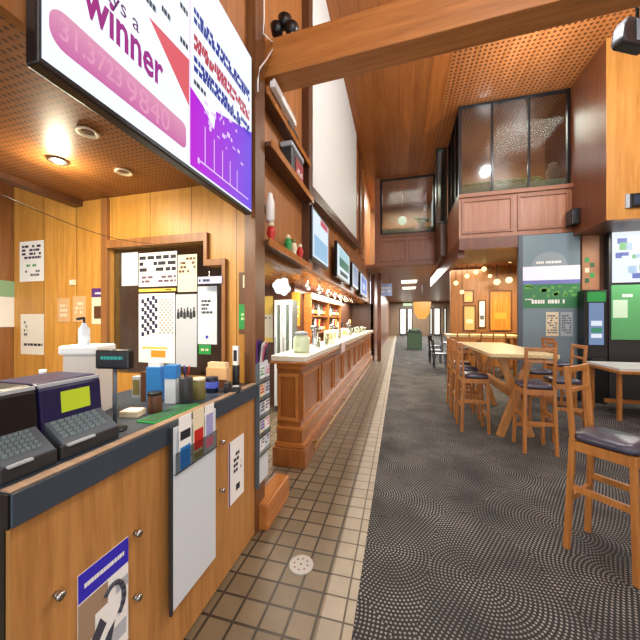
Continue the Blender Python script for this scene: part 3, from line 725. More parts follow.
for i, (yy, mm, lb) in enumerate(((2.36, RED, 'red'), (2.76, GREEN, 'green'), (2.92, CREAM, 'cream'), (3.12, RED, 'larger red'))):
    or_ = thing('ornament', '%s little ornament on the lowest ledge above the bar entrance' % lb, 'ornament', (-1.05, yy, 2.24), 0, 'ornaments on the ledge')
    MB().lathe([(.038, 0), (.04, .015), (.022, .05), (.04, .10), (.028, .15)]).build('body', mm, or_); MB().sphere((0, 0, .17), .026).build('top', CREAM if mm is not CREAM else OLIVE, or_)
# timber beam
bm_ = MB(); bm_.box(0, 7.6, 0, .20, 0, .31)
struct(bm_.build('trim_20', W_BEAM, loc=(-1.115, 2.28, 3.60), rotz=-.040, bevel=.008))
bm_ = MB(); bm_.box(0, .10, .0, .16, -.18, 0); struct(bm_.build('trim_21', W_BARL, loc=(-1.115, 2.34, 3.60)))
# spotlight cluster sitting on the beam end
sl = thing('spotlight_cluster', 'cluster of black spotlights standing on the left end of the big beam', 'spotlight', (-.93, 2.37, 3.911))
MB().tube([(0, 0, 0), (0, 0, .08)], .012).build('stem', BLACK, sl)
for i, (dx, dz) in enumerate(((-.07, .15), (.06, .12), (.0, .20))):
    q = MB(); q.lathe([(.02, dz-.05), (.045, dz-.04), (.06, dz+.03), (.052, dz+.035)], dx, 0, 14); q.build('lamp_head', BLACK, sl)
    MB().lathe([(.001, dz+.02), (.05, dz+.022), (.05, dz+.03)], dx, 0, 14).build('lens', GREY, sl)
MB().lathe([(.014, 0), (.018, .03), (.012, .06)], .08, -.03, 10).build('bulb', WHITE, sl)
# white cable draped over the beam end
pts = [hit(x, y, 'x', -1.0) for x, y in ((264, -12), (264, 20), (263, 33), (270, 40), (276, 45), (266, 60), (260, 68), (258, 80), (258, 92))]
tag(MB().tube(pts, .006, 6).build('cable', plain('cable_white', (.92, .90, .86), .5)), 'white cable hanging by the column and looped over the beam end', 'cable')
# bar televisions
def bartv(label, pxl, pxr, z0, z1, pic):
    y0 = hit(pxl, 250, 'x', -1.0).y; y1 = hit(pxr, 250, 'x', -1.0).y
    t = thing('television', label, 'television', (-1.0, y0, z0), PI/2, 'televisions above the bar')
    w = y1-y0; h = z1-z0
    MB().box(0, w, .0, .05, 0, h).build('casing', BLACK, t, bevel=.006); MB().box(w*.45, w*.55, .05, .118, h*.4, h*.6).build('bracket', BLACK, t)
    s = MB().box(.035, w-.035, -.004, .001, .04, h-.035).build('screen', emit('bar_screen_'+str(len(pic)), (.86, .92, .96), .64), t)
    for nm, c, (u0, u1, v0, v1) in pic: MB().box(w*u0, w*u1, -.006, -.004, h*v0, h*v1).build(nm, emit('pic_'+nm, c, .6), s)
bartv('nearest television above the bar with a pale blue screen', 312, 328.5, 2.33, 2.97, [('blue_field', (.62, .78, .90), (.1, .9, .10, .5)), ('red_mark', (.80, .35, .42), (.45, .9, .80, .93))])
bartv('second television above the bar with a dark green picture', 337, 349.5, 2.33, 2.93, [('green_field', (.30, .50, .42), (.15, .9, .35, .62)), ('sky', (.70, .85, .88), (.15, .9, .62, .9)), ('stripe', (.20, .30, .28), (.2, .8, .12, .25))])
bartv('third television above the bar with a blue grey picture', 352.5, 358, 2.35, 2.9, [('grey_field', (.55, .60, .72), (.1, .9, .1, .9)), ])
bartv('farthest television above the bar with a deep blue picture', 360.5, 367, 2.3, 2.9, [('deep_blue', (.35, .50, .80), (.1, .9, .1, .9)), ('a', (.8, .85, .9), (.3, .7, .3, .6)), ('b', (.3, .35, .5), (.2, .5, .7, .8)), ('c', (.5, .5, .6), (.2, .5, .2, .3))])

# ================================================================== bar
BY0, BY1 = 3.06, 11.6
br = thing('bar_counter', 'long panelled cedar bar with a white top running down the left side', 'bar', (-.97, BY0, 0), PI/2)
BL = BY1-BY0; BD = .38
MB().box(0, BL, 0, BD, 0, .19).build('plinth', W_BAR, br, bevel=.008)
MB().box(.02, BL, .02, BD-.02, .19, .24).build('plinth_moulding', W_BARL, br, bevel=.01)
MB().box(.05, BL, .05, BD-.03, .24, .36).build('lower_step', W_BAR, br, bevel=.006)
MB().box(.035, BL, .035, BD-.03, .36, .40).build('lower_moulding', W_BARL, br, bevel=.01)
MB().box(.075, BL, .075, BD-.03, .40, 1.04).build('body', W_BAR, br)
MB().box(.04, BL, .04, BD-.03, .985, 1.05).build('cornice', W_BARL, br, bevel=.012)
MB().box(-.03, BL, -.03, BD+.02, 1.05, 1.075).build('top_edge', W_BARL, br, bevel=.01)
MB().box(-.02, BL, -.015, BD+.01, 1.075, 1.135).build('top', plain('bar_top_white', (.90, .89, .83), .22), br, bevel=.012)
n = 10
for i in range(n):
    x0 = .12+i*(BL-.12)/n; x1 = x0+(BL-.12)/n-.10
    q = MB(); y = .075
    for (a0, a1, c0, c1) in ((x0, x1, .45, .49), (x0, x1, .90, .94), (x0, x0+.045, .49, .90), (x1-.045, x1, .49, .90)): q.box(a0, a1, y-.022, y, c0, c1)
    q.build('panel_frame', W_BARL, br, bevel=.006)
q = MB()
for (a0, a1, c0, c1) in ((.10, .34, .45, .49), (.10, .34, .90, .94), (.10, .135, .49, .90), (.305, .34, .49, .90)): q.box(.053, .075, a0, a1, c0, c1)
q.build('panel_frame', W_BARL, br, bevel=.006)
q = MB(); q.box(.10, BL, -.075, -.055, .165, .185)
for i in range(9): q.bar((.3+i*.95, 0, .175), (.3+i*.95, -.075, .175), .018, .018)
q.build('foot_rail', plain('brass', (.80, .66, .38), .25, 1), br)
for o_ in [k for k in bpy.data.objects if k.parent == br]: o_.scale.z = 1.07
BT = 1.135*1.07
# on the bar
def glassware(i, y, x=-1.12, h=.16):
    g = thing('beer_glass', 'beer glass in the row along the white bar top', 'glass', (x, y, BT), 0, 'beer glasses along the bar')
    MB().lathe([(.026, 0), (.028, .01), (.036, h), (.033, h), (.026, .014)], n=12).build('bowl', glass('glassware', (.90, .93, .88), .12), g)
    MB().lathe([(.025, .015), (.030, h*.75), (.001, h*.76)], n=12).build('contents', (CREAM, YELLOW, WHITE)[i % 3], g)
for i in range(14): glassware(i, 3.95+i*.5+random.uniform(-.1, .1), -1.15+random.uniform(-.05, .08), random.uniform(.14, .2))
dr = thing('drinks_dispenser', 'tall pale green jar dispenser at the near end of the bar top', 'dispenser', (-1.13, 3.42, BT))
MB().lathe([(.09, 0), (.10, .02), (.10, .17), (.07, .20), (.07, .21)]).build('jar', plain('pale_green_jar', (.80, .86, .72), .2), dr); MB().lathe([(.078, .21), (.078, .24), (.02, .25)]).build('lid', LGREY, dr)
for i in range(10): glassware(i+1, 4.1+i*.62, -1.30, .17)
tl = thing('till', 'black touch screen till standing on the bar top', 'till', (-1.27, 6.75, BT), PI/2+.2)
MB().box(-.09, .09, -.04, .06, 0, .03).build('base', BLACK, tl); MB().box(-.02, .02, 0, .03, .03, .14).build('neck', BLACK, tl); MB().box(-.13, .13, -.02, .02, .12, .34).build('head', BLACK, tl, bevel=.008); MB().box(-.115, .115, -.022, -.02, .135, .325).build('screen', emit('till_screen', (.7, .8, .85), .5), tl)
for i in range(12):
    hg = thing('wine_glass', 'wine glass hanging upside down over the bar', 'glass', (-1.32+.12*(i % 2), 4.3+i*.32, 2.245), 0, 'hanging wine glasses')
    MB().lathe([(.034, 0), (.033, -.004), (.004, -.012), (.004, -.08), (.022, -.10), (.034, -.14), (.030, -.19)], n=12).build('bowl', glass('wine_glass_clear', (.92, .95, .93), .22), hg)
tw = thing('bar_towel', 'pale pink bar towel draped over the bar front edge', 'towel', (-.955, 4.95, 0), PI/2)
MB().box(0, .30, -.028, -.020, 1.05, BT+.006).build('front_fold', plain('towel_pink', (.88, .80, .78), .9), tw); MB().box(0, .30, -.020, .16, BT+.001, BT+.006).build('top_fold', plain('towel_pink', (.88, .80, .78), .9), tw)
for i, (yy, lb) in enumerate(((4.35, 'nearest'), (5.6, 'middle'), (7.4, 'farthest'))):
    tp = thing('beer_tap', '%s chrome beer tap font on the bar top' % lb, 'tap', (-1.22, yy, BT), PI/2, 'beer taps on the bar')
    MB().lathe([(.05, 0), (.045, .02), (.03, .03), (.03, .26), (.04, .30), (.01, .32)]).build('column', STEEL, tp)
    MB().box(-.16, .16, -.025, .025, .24, .30).build('bridge', STEEL, tp, bevel=.01)
    for k in (-.12, 0, .12):
        hd = MB().bar((k, -.03, .29), (k, -.04, .40), .03, .02).build('handle', (WHITE, RED, YELLOW)[int((k+.13)*8) % 3], tp)
        MB().tube([(k, -.03, .26), (k, -.06, .24), (k, -.06, .19)], .008, 8).build('spout', STEEL, tp)
for i, (yy, mm, lb) in enumerate(((4.75, CREAM, 'cream'), (5.05, WHITE, 'plain white'), (6.2, plain('blush', (.92, .80, .80), .5), 'pinkish'))):
    mn = thing('menu_card', '%s folded menu card standing on the bar' % lb, 'menu', (-1.10, yy, BT), .15, 'menu cards on the bar')
    q = MB(); q.bar((0, -.04, 0), (0, 0, .22), .16, .004, (0, 1, 0)); q.build('front', mm, mn); q = MB(); q.bar((0, .045, 0), (0, .006, .22), .16, .004, (0, 1, 0)); q.build('back', mm, mn)
    q = MB(); q.bar((0, -.033, .07), (0, -.014, .17), .11, .003, (0, 1, 0)); q.build('print', TAN, mn)
# behind the bar
fx0 = hit(275, 330, 'y', 4.9).x; fx1 = hit(292, 330, 'y', 4.9).x; FW = fx1-fx0
fr = thing('bar_fridge', 'white framed glass door drinks fridge behind the near end of the bar', 'fridge', (fx0, 4.9, 0))
MB().box(0, FW, 0, .28, 0, 1.95).build('body', plain('fridge_in', (.30, .34, .34), .4), fr)
for a, c in ((0, FW*.48), (FW*.52, FW)):
    q = MB(); q.box(a, c, -.03, 0, .1, .16); q.box(a, c, -.03, 0, 1.86, 1.95); q.box(a, a+.045, -.03, 0, .16, 1.86); q.box(c-.045, c, -.03, 0, .16, 1.86)
    d = q.build('door', WHITE, fr); MB().box(a+.045, c-.045, -.018, -.012, .16, 1.86).build('door_glass', GLASS, d)
    MB().box(a+.012, a+.03, -.06, -.03, .9, 1.3).build('door_handle', LGREY, d)
MB().box(0, FW, -.005, 0, .17, 1.85).build('stock', plain('fridge_stock', (.82, .86, .84), .4), fr)
t, w, h = wall_poster('tall yellow and cream sign behind the bar beside the column', 264, 273, 296, 342, 5.2, YELLOW, 'sign', 'sign'); prt(t, CREAM, [(0, w, .1*h, .6*h)], 'lower_field'); dpr(t, w, h, BROWN, .1, .9, .5, .56, 1)
t, w, h = wall_poster('orange spotted poster behind the bar right of the fridge', 292, 300, 292, 326, 5.2, ORANGE); dpr(t, w, h, CREAM, .1, .9, .1, .9, 6, .5, .2, .4)
# hanging white cluster lamp
p = hit(281, 278, 'y', 3.9)
hl = thing('pendant_lamp', 'white ruffled pendant lamp hanging near the column end of the bar', 'lamp', (p.x, p.y, 2.25))
MB().tube([(0, 0, 0), (0, 0, -.05)], .006, 6).build('cord', BLACK, hl)
b = MB(); 
for i in range(12):
    a = i*2.4; b.sphere((.05*math.cos(a)*(1+(i % 3)*.35), .05*math.sin(a), -.12-.012*i), .055, 10, 6)
b.build('lamp_shade', emit('white_lamp', (.90, .95, .92), 1.2), hl)
# back bar shelving with bottles
bs = thing('back_bar_shelves', 'wooden framed shelf unit behind the bar full of bottles', 'shelf', (-1.85, 5.7, .9), PI/2)
SW = 3.2
MB().box(0, SW, -.02, 0, 0, 1.12).build('back', W_DARKR, bs)
q = MB(); q.box(0, .07, -.16, -.02, 0, 1.12); q.box(SW-.07, SW, -.16, -.02, 0, 1.12); q.box(SW/2-.03, SW/2+.03, -.16, -.02, 0, 1.12); q.box(0, SW, -.18, -.02, 1.12, 1.24); q.build('frame', W_BARL, bs)
for k in range(3):
    q = MB(); q.box(.07, SW-.07, -.15, -.02, .05+k*.36, .08+k*.36); q.build('shelf_board', W_BARL, bs)
cl = [('dark', (.12, .10, .08)), ('green', (.15, .32, .16)), ('amber', (.55, .28, .08)), ('clear', (.75, .78, .76)), ('red', (.55, .10, .08))]
for k in range(3):
    for i in range(13):
        if i == 6: continue
        nm, c = cl[(i*3+k*2) % 5]
        x = .15+i*(SW-.3)/12
        bt = thing('bottle', '%s bottle in the row on the %s back bar shelf' % (nm, ('lowest', 'middle', 'top')[k]), 'bottle', (-1.85+.085, 5.7+x, .9+.08+k*.36), 0, '%s bottles on the %s shelf' % (nm, ('lowest', 'middle', 'top')[k]))
        MB().lathe([(.032, 0), (.034, .01), (.034, .15), (.012, .20), (.012, .255), (.014, .26)], n=10).build('body', plain('bottle_'+nm, c, .15), bt)
        MB().lathe([(.0345, .04), (.035, .041), (.035, .11), (.0345, .111)], n=10).build('bottle_label', (CREAM, WHITE, YELLOW)[i % 3], bt)
# blue hanging sign in the passage
bsn = thing('hanging_sign', 'small blue and white sign hanging at the passage entrance', 'sign', (hit(379, 294, 'y', 12.6).x, 12.6, hit(379, 296, 'y', 12.6).z))
sw_ = hit(393, 290, 'y', 12.6).x-hit(380, 290, 'y', 12.6).x; sh = .50
MB().box(0, sw_, 0, .05, 0, sh).build('board', plain('sky_blue_sign', (.62, .72, .90), .4), bsn); b = MB(); dashes(b, sw_*.1, sw_*.9, .12, .40, 2, -.001, .7, .12, .25); b.build('print', WHITE, bsn)
q = MB(); q.tube([(.08, .02, sh), (.08, .02, 3.42-bsn.location.z)], .01, 6); q.tube([(sw_-.08, .02, sh), (sw_-.08, .02, 3.42-bsn.location.z)], .01, 6); q.build('rods', BLACK, bsn)

# floor drain
p = hit(301, 565, 'z', 0)
dn = thing('floor_drain', 'round pale metal drain cover in the brown tiles', 'drain', (p.x, p.y, .0005))
MB().lathe([(.082, 0), (.080, .005), (.070, .006)], n=32).build('cover', plain('drain_metal', (.74, .72, .68), .4), dn)
b = MB()
for i in range(8): b.lathe([(.006, .0055), (.006, .0065)], .045*math.cos(i*PI/4), .045*math.sin(i*PI/4), 8)
b.lathe([(.007, .0055), (.007, .0065)], 0, 0, 8); b.build('holes', BROWN, dn)

# ================================================================== right side: stools and tables
def make_stool(label, loc, rz):
    s = thing('bar_stool', label, 'stool', loc, rz, 'oak bar stools')
    # faces local -y; back at +y
    hw, hd = .155, .155
    for sx in (-1, 1):
        MB().bar((sx*(hw+.012), -hd-.012, 0), (sx*(hw-.01), -hd+.01, .765), .036, .036).build('leg', W_STOOL, s, bevel=.005)
        b = MB(); b.bar((sx*(hw+.012), hd+.03, 0), (sx*(hw-.005), hd, .78), .036, .036); b.bar((sx*(hw-.005), hd, .76), (sx*(hw-.005), hd+.035, 1.27), .034, .03); b.build('back_post', W_STOOL, s, bevel=.005)
    q = MB()
    for sy in (-1, 1): q.box(-hw, hw, sy*hd-.014, sy*hd+.014, .70, .765)
    for sx in (-1, 1): q.box(sx*hw-.014, sx*hw+.014, -hd, hd, .70, .765)
    q.build('seat_frame', W_STOOL, s)
    b = MB(); prof = [(.16, .768), (.178, .785), (.172, .81), (.12, .828), (.001, .833)]
    n = 28; vs = []; fs = []
    for r, z in prof:
        for k in range(n):
            a = 2*PI*k/n; ca, sa = math.cos(a), math.sin(a); m = (abs(ca)**5+abs(sa)**5)**(-1/5.0)
            vs.append((ca*m*r, sa*m*r-.005, z))
    for i in range(len(prof)-1):
        for k in range(n): fs.append((i*n+k, i*n+(k+1) % n, (i+1)*n+(k+1) % n, (i+1)*n+k))
    fs.append(tuple(range(n-1, -1, -1))); b.add(vs, fs, True); b.build('seat', CLOTH, s)
    for (z, f) in ((.24, 0), (.34, 1)):
        q = MB()
        if f: 
            for sx in (-1, 1): q.bar((sx*(hw+.002), -hd, z+.1), (sx*(hw+.002), hd, z+.1), .024, .04)
        q.bar((-hw, -hd-.004, z), (hw, -hd-.004, z), .024, .04) if not f else q.bar((-hw, hd+.012, z+.02), (hw, hd+.012, z+.02), .024, .04)
        q.build('stretcher', W_STOOL, s)
    q = MB(); q.bar((-hw, hd+.033, 1.245), (hw, hd+.033, 1.245), .022, .045); q.build('top_rail', W_STOOL, s, bevel=.006)
    q = MB(); q.bar((-hw, hd+.022, 1.10), (hw, hd+.022, 1.10), .018, .03)
    q.build('back_slat', W_STOOL, s, bevel=.004)
    return s
# near stool: back legs A-D, front B
A = Vector((1.15, 2.46, 0)); B = Vector((1.38, 2.22, 0))
fdir = (B-A).normalized()                       # facing direction
side = Vector((-fdir.y, fdir.x, 0))             # to the other side
ctr = (A+B)/2+side*.165
rz = math.atan2(fdir.y, fdir.x)+PI/2
st0 = make_stool('nearest wooden bar stool at the right edge with dark padded seat', (ctr.x, ctr.y, .004), rz)
ST = [
 ((1.62, 4.28, .004), PI, 'wooden stool at the near end of the pale high table, its back to us'),
 ((1.05, 4.82, .004), PI/2, 'nearest wooden stool on the passage side of the high table'),
 ((1.07, 5.45, .004), PI/2, 'second wooden stool on the passage side of the high table'),
 ((1.09, 6.08, .004), PI/2, 'farthest wooden stool on the passage side of the high table'),
 ((2.12, 4.72, .004), -PI/2, 'nearest wooden stool on the far right side of the high table'),
 ((2.10, 5.42, .004), -PI/2, 'middle wooden stool on the far right side of the high table'),
 ((3.72, 5.36, .004), PI*.97, 'pale wooden stool standing in front of the white square table'),
 ((2.82, 6.4, .004), PI/2+.2, 'dark seated stool left of the white square table near the banner'),
]
for loc, r, lb in ST: dup(st0, loc, r, lb)
# high trestle table
TZ = 1.165
ht = thing('high_table', 'high pale oak table with crossed trestle legs', 'table', (1.54, 5.4, .004))
MB().box(-.39, .39, -1.05, 1.1, TZ-.055, TZ-.004).build('top', W_TOP, ht, bevel=.006)
for yy in (-.78, .82):
    q = MB()
    q.bar((-.20, yy, 0.0), (.17, yy, TZ-.06), .09, .07, (0, 1, 0)); q.bar((.20, yy+.075, 0.0), (-.17, yy+.075, TZ-.06), .09, .07, (0, 1, 0))
    q.build('trestle', W_TRES, ht, bevel=.006)
q = MB(); q.box(-.05, .05, -.74, .78, .52, .62); q.build('stretcher', W_TRES, ht)
q = MB(); q.box(-.30, .30, -.80, -.70, TZ-.11, TZ-.055); q.box(-.30, .30, .80, .90, TZ-.11, TZ-.055); q.build('bearer', W_TRES, ht)
# second long high table behind
lx0 = hit(447, 335, 'y', 9.6).x; lx1 = hit(520, 335, 'y', 9.6).x
h2 = thing('high_table', 'long narrow pale high table farther back under the office', 'table', (lx0, 9.5, .004))
LW = lx1-lx0
MB().box(0, LW, 0, .75, TZ-.07, TZ).build('top', W_TOP, h2, bevel=.006)
for x in (.12, LW-.12):
    for y in (.1, .65): MB().box(x-.04, x+.04, y-.04, y+.04, 0, TZ-.07).build('leg', W_TRES, h2)
for i, x in enumerate((.35, .95, 1.55)):
    dup(st0, (lx0+x, 9.28, .004), PI, '%s stool in front of the long high table under the office' % ('leftmost', 'middle', 'rightmost')[i])
# square table at right
rt = thing('square_table', 'pale grey topped square table with orange edge at the right side of photo', 'table', (3.52, 5.8, .004))
MB().box(-.18, 1.05, -.08, .85, .80, .835).build('top', plain('table_laminate', (.82, .83, .82), .3), rt)
MB().box(-.20, 1.07, -.10, .87, .75, .80).build('edge', W_STOOL, rt, bevel=.01)
for x in (-.13, .9):
    for y in (.03, .72): MB().box(x-.025, x+.025, y-.025, y+.025, 0, .75).build('leg', W_STOOL, rt)
MB().box(-.13, .9, .34, .40, .2, .26).build('stretcher', W_STOOL, rt)

# banner panel, kiosk, betting screens against the lower right wall
def place_on(y, x0, x1, y0, y1):
    a = hit(x0, y1, 'y', y); c = hit(x1, y0, 'y', y); return a, c.x-a.x, c.z-a.z
a, w, h = place_on(YP-.05, 520, 580, 232, 330)
wg = thing('banner_panel', 'grey and green panel with a white band on the lower right wall', 'banner', (a.x, YP-.001, .02))
h = a.z+h-.02
def bz(py): return hit(550, py, 'y', YP-.05).z-.02
def bxx(px): return hit(px, 300, 'y', YP-.05).x-a.x
MB().box(0, w, -.05, 0, 0, h).build('board', plain('banner_grey', (.46, .54, .57), .35), wg)
q = MB(); q.box(0, w, -.053, -.05, bz(281), bz(266)); q.build('white_band', plain('banner_white', (.93, .94, .98), .4), wg)
q = MB(); q.box(0, w, -.053, -.05, bz(308), bz(283)); q.build('green_field', plain('banner_green', (.24, .50, .32), .4), wg)
q = MB(); q.box(0, w, -.0535, -.05, bz(284), bz(280)); q.build('blue_line', plain('banner_blue', (.45, .47, .72), .4), wg)
pts = [(w*.5+w*.30*math.cos(PI*i/12), bz(266)+.30*math.sin(PI*i/12)) for i in range(13)]
MB().prism(pts, 'y', -.0528, -.05).build('arch', plain('banner_arch', (.55, .60, .62), .4), wg)
b = MB(); dashes(b, w*.2, w*.75, bz(304)-.01, bz(300)+.04, 1, -.053, .9, .05, .11); dashes(b, w*.28, w*.70, bz(264), bz(261)+.02, 1, -.053, .9, .06, .12); dashes(b, w*.02, w*.22, bz(299)-.02, bz(299)+.02, 1, -.053, .9, .1, .3); b.build('lettering', WHITE, wg)
b = MB()
for i in range(22):
    x = random.uniform(.05, .92)*w; z = random.uniform(bz(300), bz(286)); b.box(x, x+random.uniform(.03, .12), -.0538, -.053, z, z+random.uniform(.02, .07))
b.build('foliage', plain('banner_leaf', (.42, .66, .32), .5), wg)
for i, (x0, x1) in enumerate(((546, 558.5), (560.5, 572.5))):
    aa, ww, hh = place_on(YP-.055, x0, x1, 312, 336)
    t = sheet('notice', '%s of two pale notices on the grey part of the banner' % ('left', 'right')[i], 'notice', (aa.x, YP-.0555, aa.z), 0, ww, hh, LGREY if i else CREAM)
    dpr(t, ww, hh, GREY, .1, .9, .1, .9, 8, .7, .1, .3)
a, w, h = place_on(YP-.001, 580, 597, 232, 290)
cp = thing('wall_board', 'tan board with green leaflets between the banner and the dark cabinet', 'board', (a.x+.03, YP-.001, a.z))
MB().box(0, w, -.02, 0, 0, h).build('board', plain('tan_board', (.66, .47, .33), .5), cp)
for i in range(5): MB().box(w*(.15+.3*(i % 2)), w*(.4+.3*(i % 2)), -.024, -.02, h*(.12+.09*i), h*(.20+.09*i)).build('leaflet', (DGREEN, GREEN, CREAM)[i % 3], cp)
# kiosk
a, w, h = place_on(6.9, 584.5, 608, 290, 340)
kz = a.z+h
ks = thing('betting_kiosk', 'black betting kiosk with a blue screen and green top beside the banner', 'kiosk', (a.x, 6.9, .004))
MB().box(0, w, 0, .24, 0, kz).build('cabinet', BLACK, ks, bevel=.01)
def kzz(py): return hit(595, py, 'y', 6.9).z
MB().box(.04, w-.04, -.012, 0, kzz(302), kzz(292)).build('header', GREEN, ks)
s = MB().box(.07, w-.07, -.012, 0, kzz(345), kzz(303)).build('screen', emit('kiosk_blue', (.50, .60, .76), .5), ks)
q = MB(); q.box(.10, w-.10, -.014, -.012, kzz(326), kzz(321)); q.box(.10, w-.10, -.014, -.012, kzz(338), kzz(334)); q.build('white_bars', emit('kiosk_white', (.9, .93, .97), .6), s)
q = MB(); q.box(.10, w-.10, -.014, -.012, kzz(333), kzz(328)); q.build('green_bar', emit('kiosk_green', (.25, .55, .42), .6), s)
MB().box(.08, w-.08, -.10, 0, .78, .86).build('ledge', DGREY, ks)
# big bright screen and green board at right
a = hit(612, 283, 'y', 7.1); c = hit(656, 229, 'y', 7.1)
cab = thing('screen_cabinet', 'dark cabinet with a bright betting screen over a green notice board at the right edge', 'cabinet', (a.x-.05, 7.1, .004))
w = c.x-a.x
MB().box(0, w+.1, 0, .14, 0, c.z+.02).build('cabinet', DGREY, cab)
s = MB().box(.05, w+.05, -.02, 0, a.z, c.z).build('screen', emit('right_screen', (.92, .95, .98), .64), cab)
q = MB(); q2 = MB(); q3 = MB()
for i in range(16):
    x = random.uniform(.06, .85)*w+.05; z = a.z+random.uniform(.06, .85)*(c.z-a.z); bb = (q, q2, q3)[i % 3]
    bb.box(x, x+random.uniform(.05, .16), -.0215-.0006*(i % 3), -.02, z, z+random.uniform(.05, .16))
q.build('blue_blocks', emit('rs_blue', (.45, .50, .78), .6), s); q2.build('green_blocks', emit('rs_green', (.55, .80, .55), .6), s); q3.build('print', emit('rs_pale', (.75, .85, .95), .6), s)
def cz(py): return hit(630, py, 'y', 7.1).z
g = MB().box(.03, w+.07, -.015, 0, cz(340), cz(285)).build('green_board', plain('board_green', (.36, .66, .42), .45), cab)
q = MB(); q.box(w*.08, w*.42, -.018, -.015, cz(318), cz(300)); q.build('paper', plain('mint', (.78, .90, .78), .5), g)
b = MB(); dashes(b, w*.3, w*.55, cz(298), cz(293), 1, -.015, 1, .2, .4); b.build('lettering', WHITE, g)
# small dark devices
p = hit(577, 218, 'x', 3.415)
sp2 = thing('wall_speaker', 'small black speaker on the dark return wall', 'speaker', (3.418, p.y-.12, p.z-.14), -PI/2)
MB().box(-.25, 0, -.14, 0, 0, .3).build('cabinet', BLACK, sp2, bevel=.01); MB().lathe([(.001, 0), (.001, .001)]).build('stud', BLACK, sp2) if False else MB().box(-.21, -.04, -.145, -.14, .04, .26).build('grille', DGREY, sp2)
a = hit(629, 208, 'y', 6.19); c = hit(645, 193, 'y', 6.19)
mo = thing('wall_monitor', 'small black monitor with a pale edge on the pale ply wall', 'monitor', (a.x, 6.199, a.z))
MB().box(0, c.x-a.x, -.05, 0, 0, c.z-a.z).build('casing', BLACK, mo, bevel=.008); MB().box(.04, c.x-a.x-.03, -.052, -.05, .04, c.z-a.z-.03).build('screen', plain('dim_screen', (.15, .22, .30), .15), mo)
MB().box(-.05, 0, -.03, 0, 0, c.z-a.z).build('side_plate', LGREY, mo)
# projector hanging top right
p = hit(617, 53, 'y', 3.3)
pj = thing('projector', 'black projector with a blue grey front hanging in the top right corner', 'projector', (p.x+.05, 3.3, p.z+.10), .45)
b = MB(); b.prism([(.0, .06), (.03, 0), (.46, 0), (.46, .36), (.10, .36), (.03, .24)], 'y', 0, .16); b.build('housing', DGREY, pj, bevel=.03, seg=3)
MB().box(.20, .44, -.012, 0, .04, .32).build('front', plain('steel_blue', (.50, .58, .66), .3), pj, bevel=.01)
MB().tube([(.35, .08, .35), (.35, .08, (6.4-pj.location.z)/.7)], .02).build('pole', BLACK, pj)

pj.scale = (.7, .7, .7)
# ================================================================== the far passage and inner room
def make_chair(label, loc, rz):
    s = thing('cafe_chair', label, 'chair', loc, rz, 'black chairs in the passage')
    for sx in (-1, 1):
        for sy in (-1, 1): MB().bar((sx*.19, sy*.19, 0), (sx*.17, sy*.17, .45), .03, .03).build('leg', BLACK, s)
        MB().bar((sx*.17, .18, .45), (sx*.17, .23, .95), .03, .03).build('back_post', BLACK, s)
    MB().box(-.2, .2, -.2, .2, .45, .49).build('seat', BLACK, s, bevel=.01); MB().bar((-.18, .215, .80), (.18, .215, .80), .025, .22).build('backrest', BLACK, s)
    return s
ch = make_chair('nearest black chair beside the passage', (1.32, 10.7, .004), PI/2)
for i, (x, y, r, lb) in enumerate(((2.3, 10.85, -PI/2, 'black chair facing left in front of the inner room wall'), (1.3, 11.9, PI/2, 'second black chair along the passage'), (1.5, 13.9, PI/2+.3, 'third black chair along the passage'), (2.6, 12.4, -PI/2, 'black chair on the far side of the small passage table'), (2.2, 15.6, PI/2, 'farthest black chair along the passage'))): dup(ch, (x, y, .004), r, lb)
pt = thing('cafe_table', 'small dark table among the black chairs in the passage', 'table', (1.95, 12.3, .004))
MB().lathe([(.30, 0), (.28, .02), (.04, .04), (.035, .70), (.1, .72)]).build('pedestal', BLACK, pt); MB().box(-.28, .28, -.3, .3, .72, .75).build('top', LGREY, pt)
p = hit(415, 350, 'z', 0)
gb = thing('planter_box', 'dark green box planter standing in the passage', 'planter', (p.x, p.y, .004))
MB().box(-.40, .36, 0, .5, 0, .95).build('body', plain('box_green', (.27, .36, .27), .6), gb, bevel=.02); MB().box(-.42, .38, -.02, .52, .95, 1.0).build('rim', DGREY, gb)
b = MB()
for i in range(24): b.sphere((random.uniform(-.3, .28), random.uniform(.08, .42), 1.0+random.uniform(0, .08)), .05, 8, 5)
b.build('foliage', DGREEN, gb)
p = hit(422, 309, 'y', 16)
ol = thing('pendant_lamp', 'glowing orange conical pendant lamp over the far passage', 'lamp', (p.x, 16, p.z-.5))
MB().lathe([(.18, 0), (.36, .30), (.44, .85), (.42, .85), (.34, .30), (.16, .01)]).build('lamp_shade', emit('amber_shade', (.93, .66, .32), .75), ol); MB().tube([(0, 0, .8), (0, 0, 3.42-ol.location.z)], .012, 6).build('cord', BLACK, ol)
for i, (px, py) in enumerate(((409, 281), (409, 287.5))):
    p = hit(px, py, 'z', 3.40)
    cl_ = thing('ceiling_panel_light', '%s pale ceiling light panel in the passage' % ('nearer', 'farther')[i], 'light', (p.x, p.y, 3.415))
    MB().box(-.36, .36, -.5, .5, -.04, 0).build('frame', WHITE, cl_); MB().box(-.33, .33, -.47, .47, -.055, -.04).build('diffuser', emit('panel_lit', (1, .96, .82), 3.0), cl_)
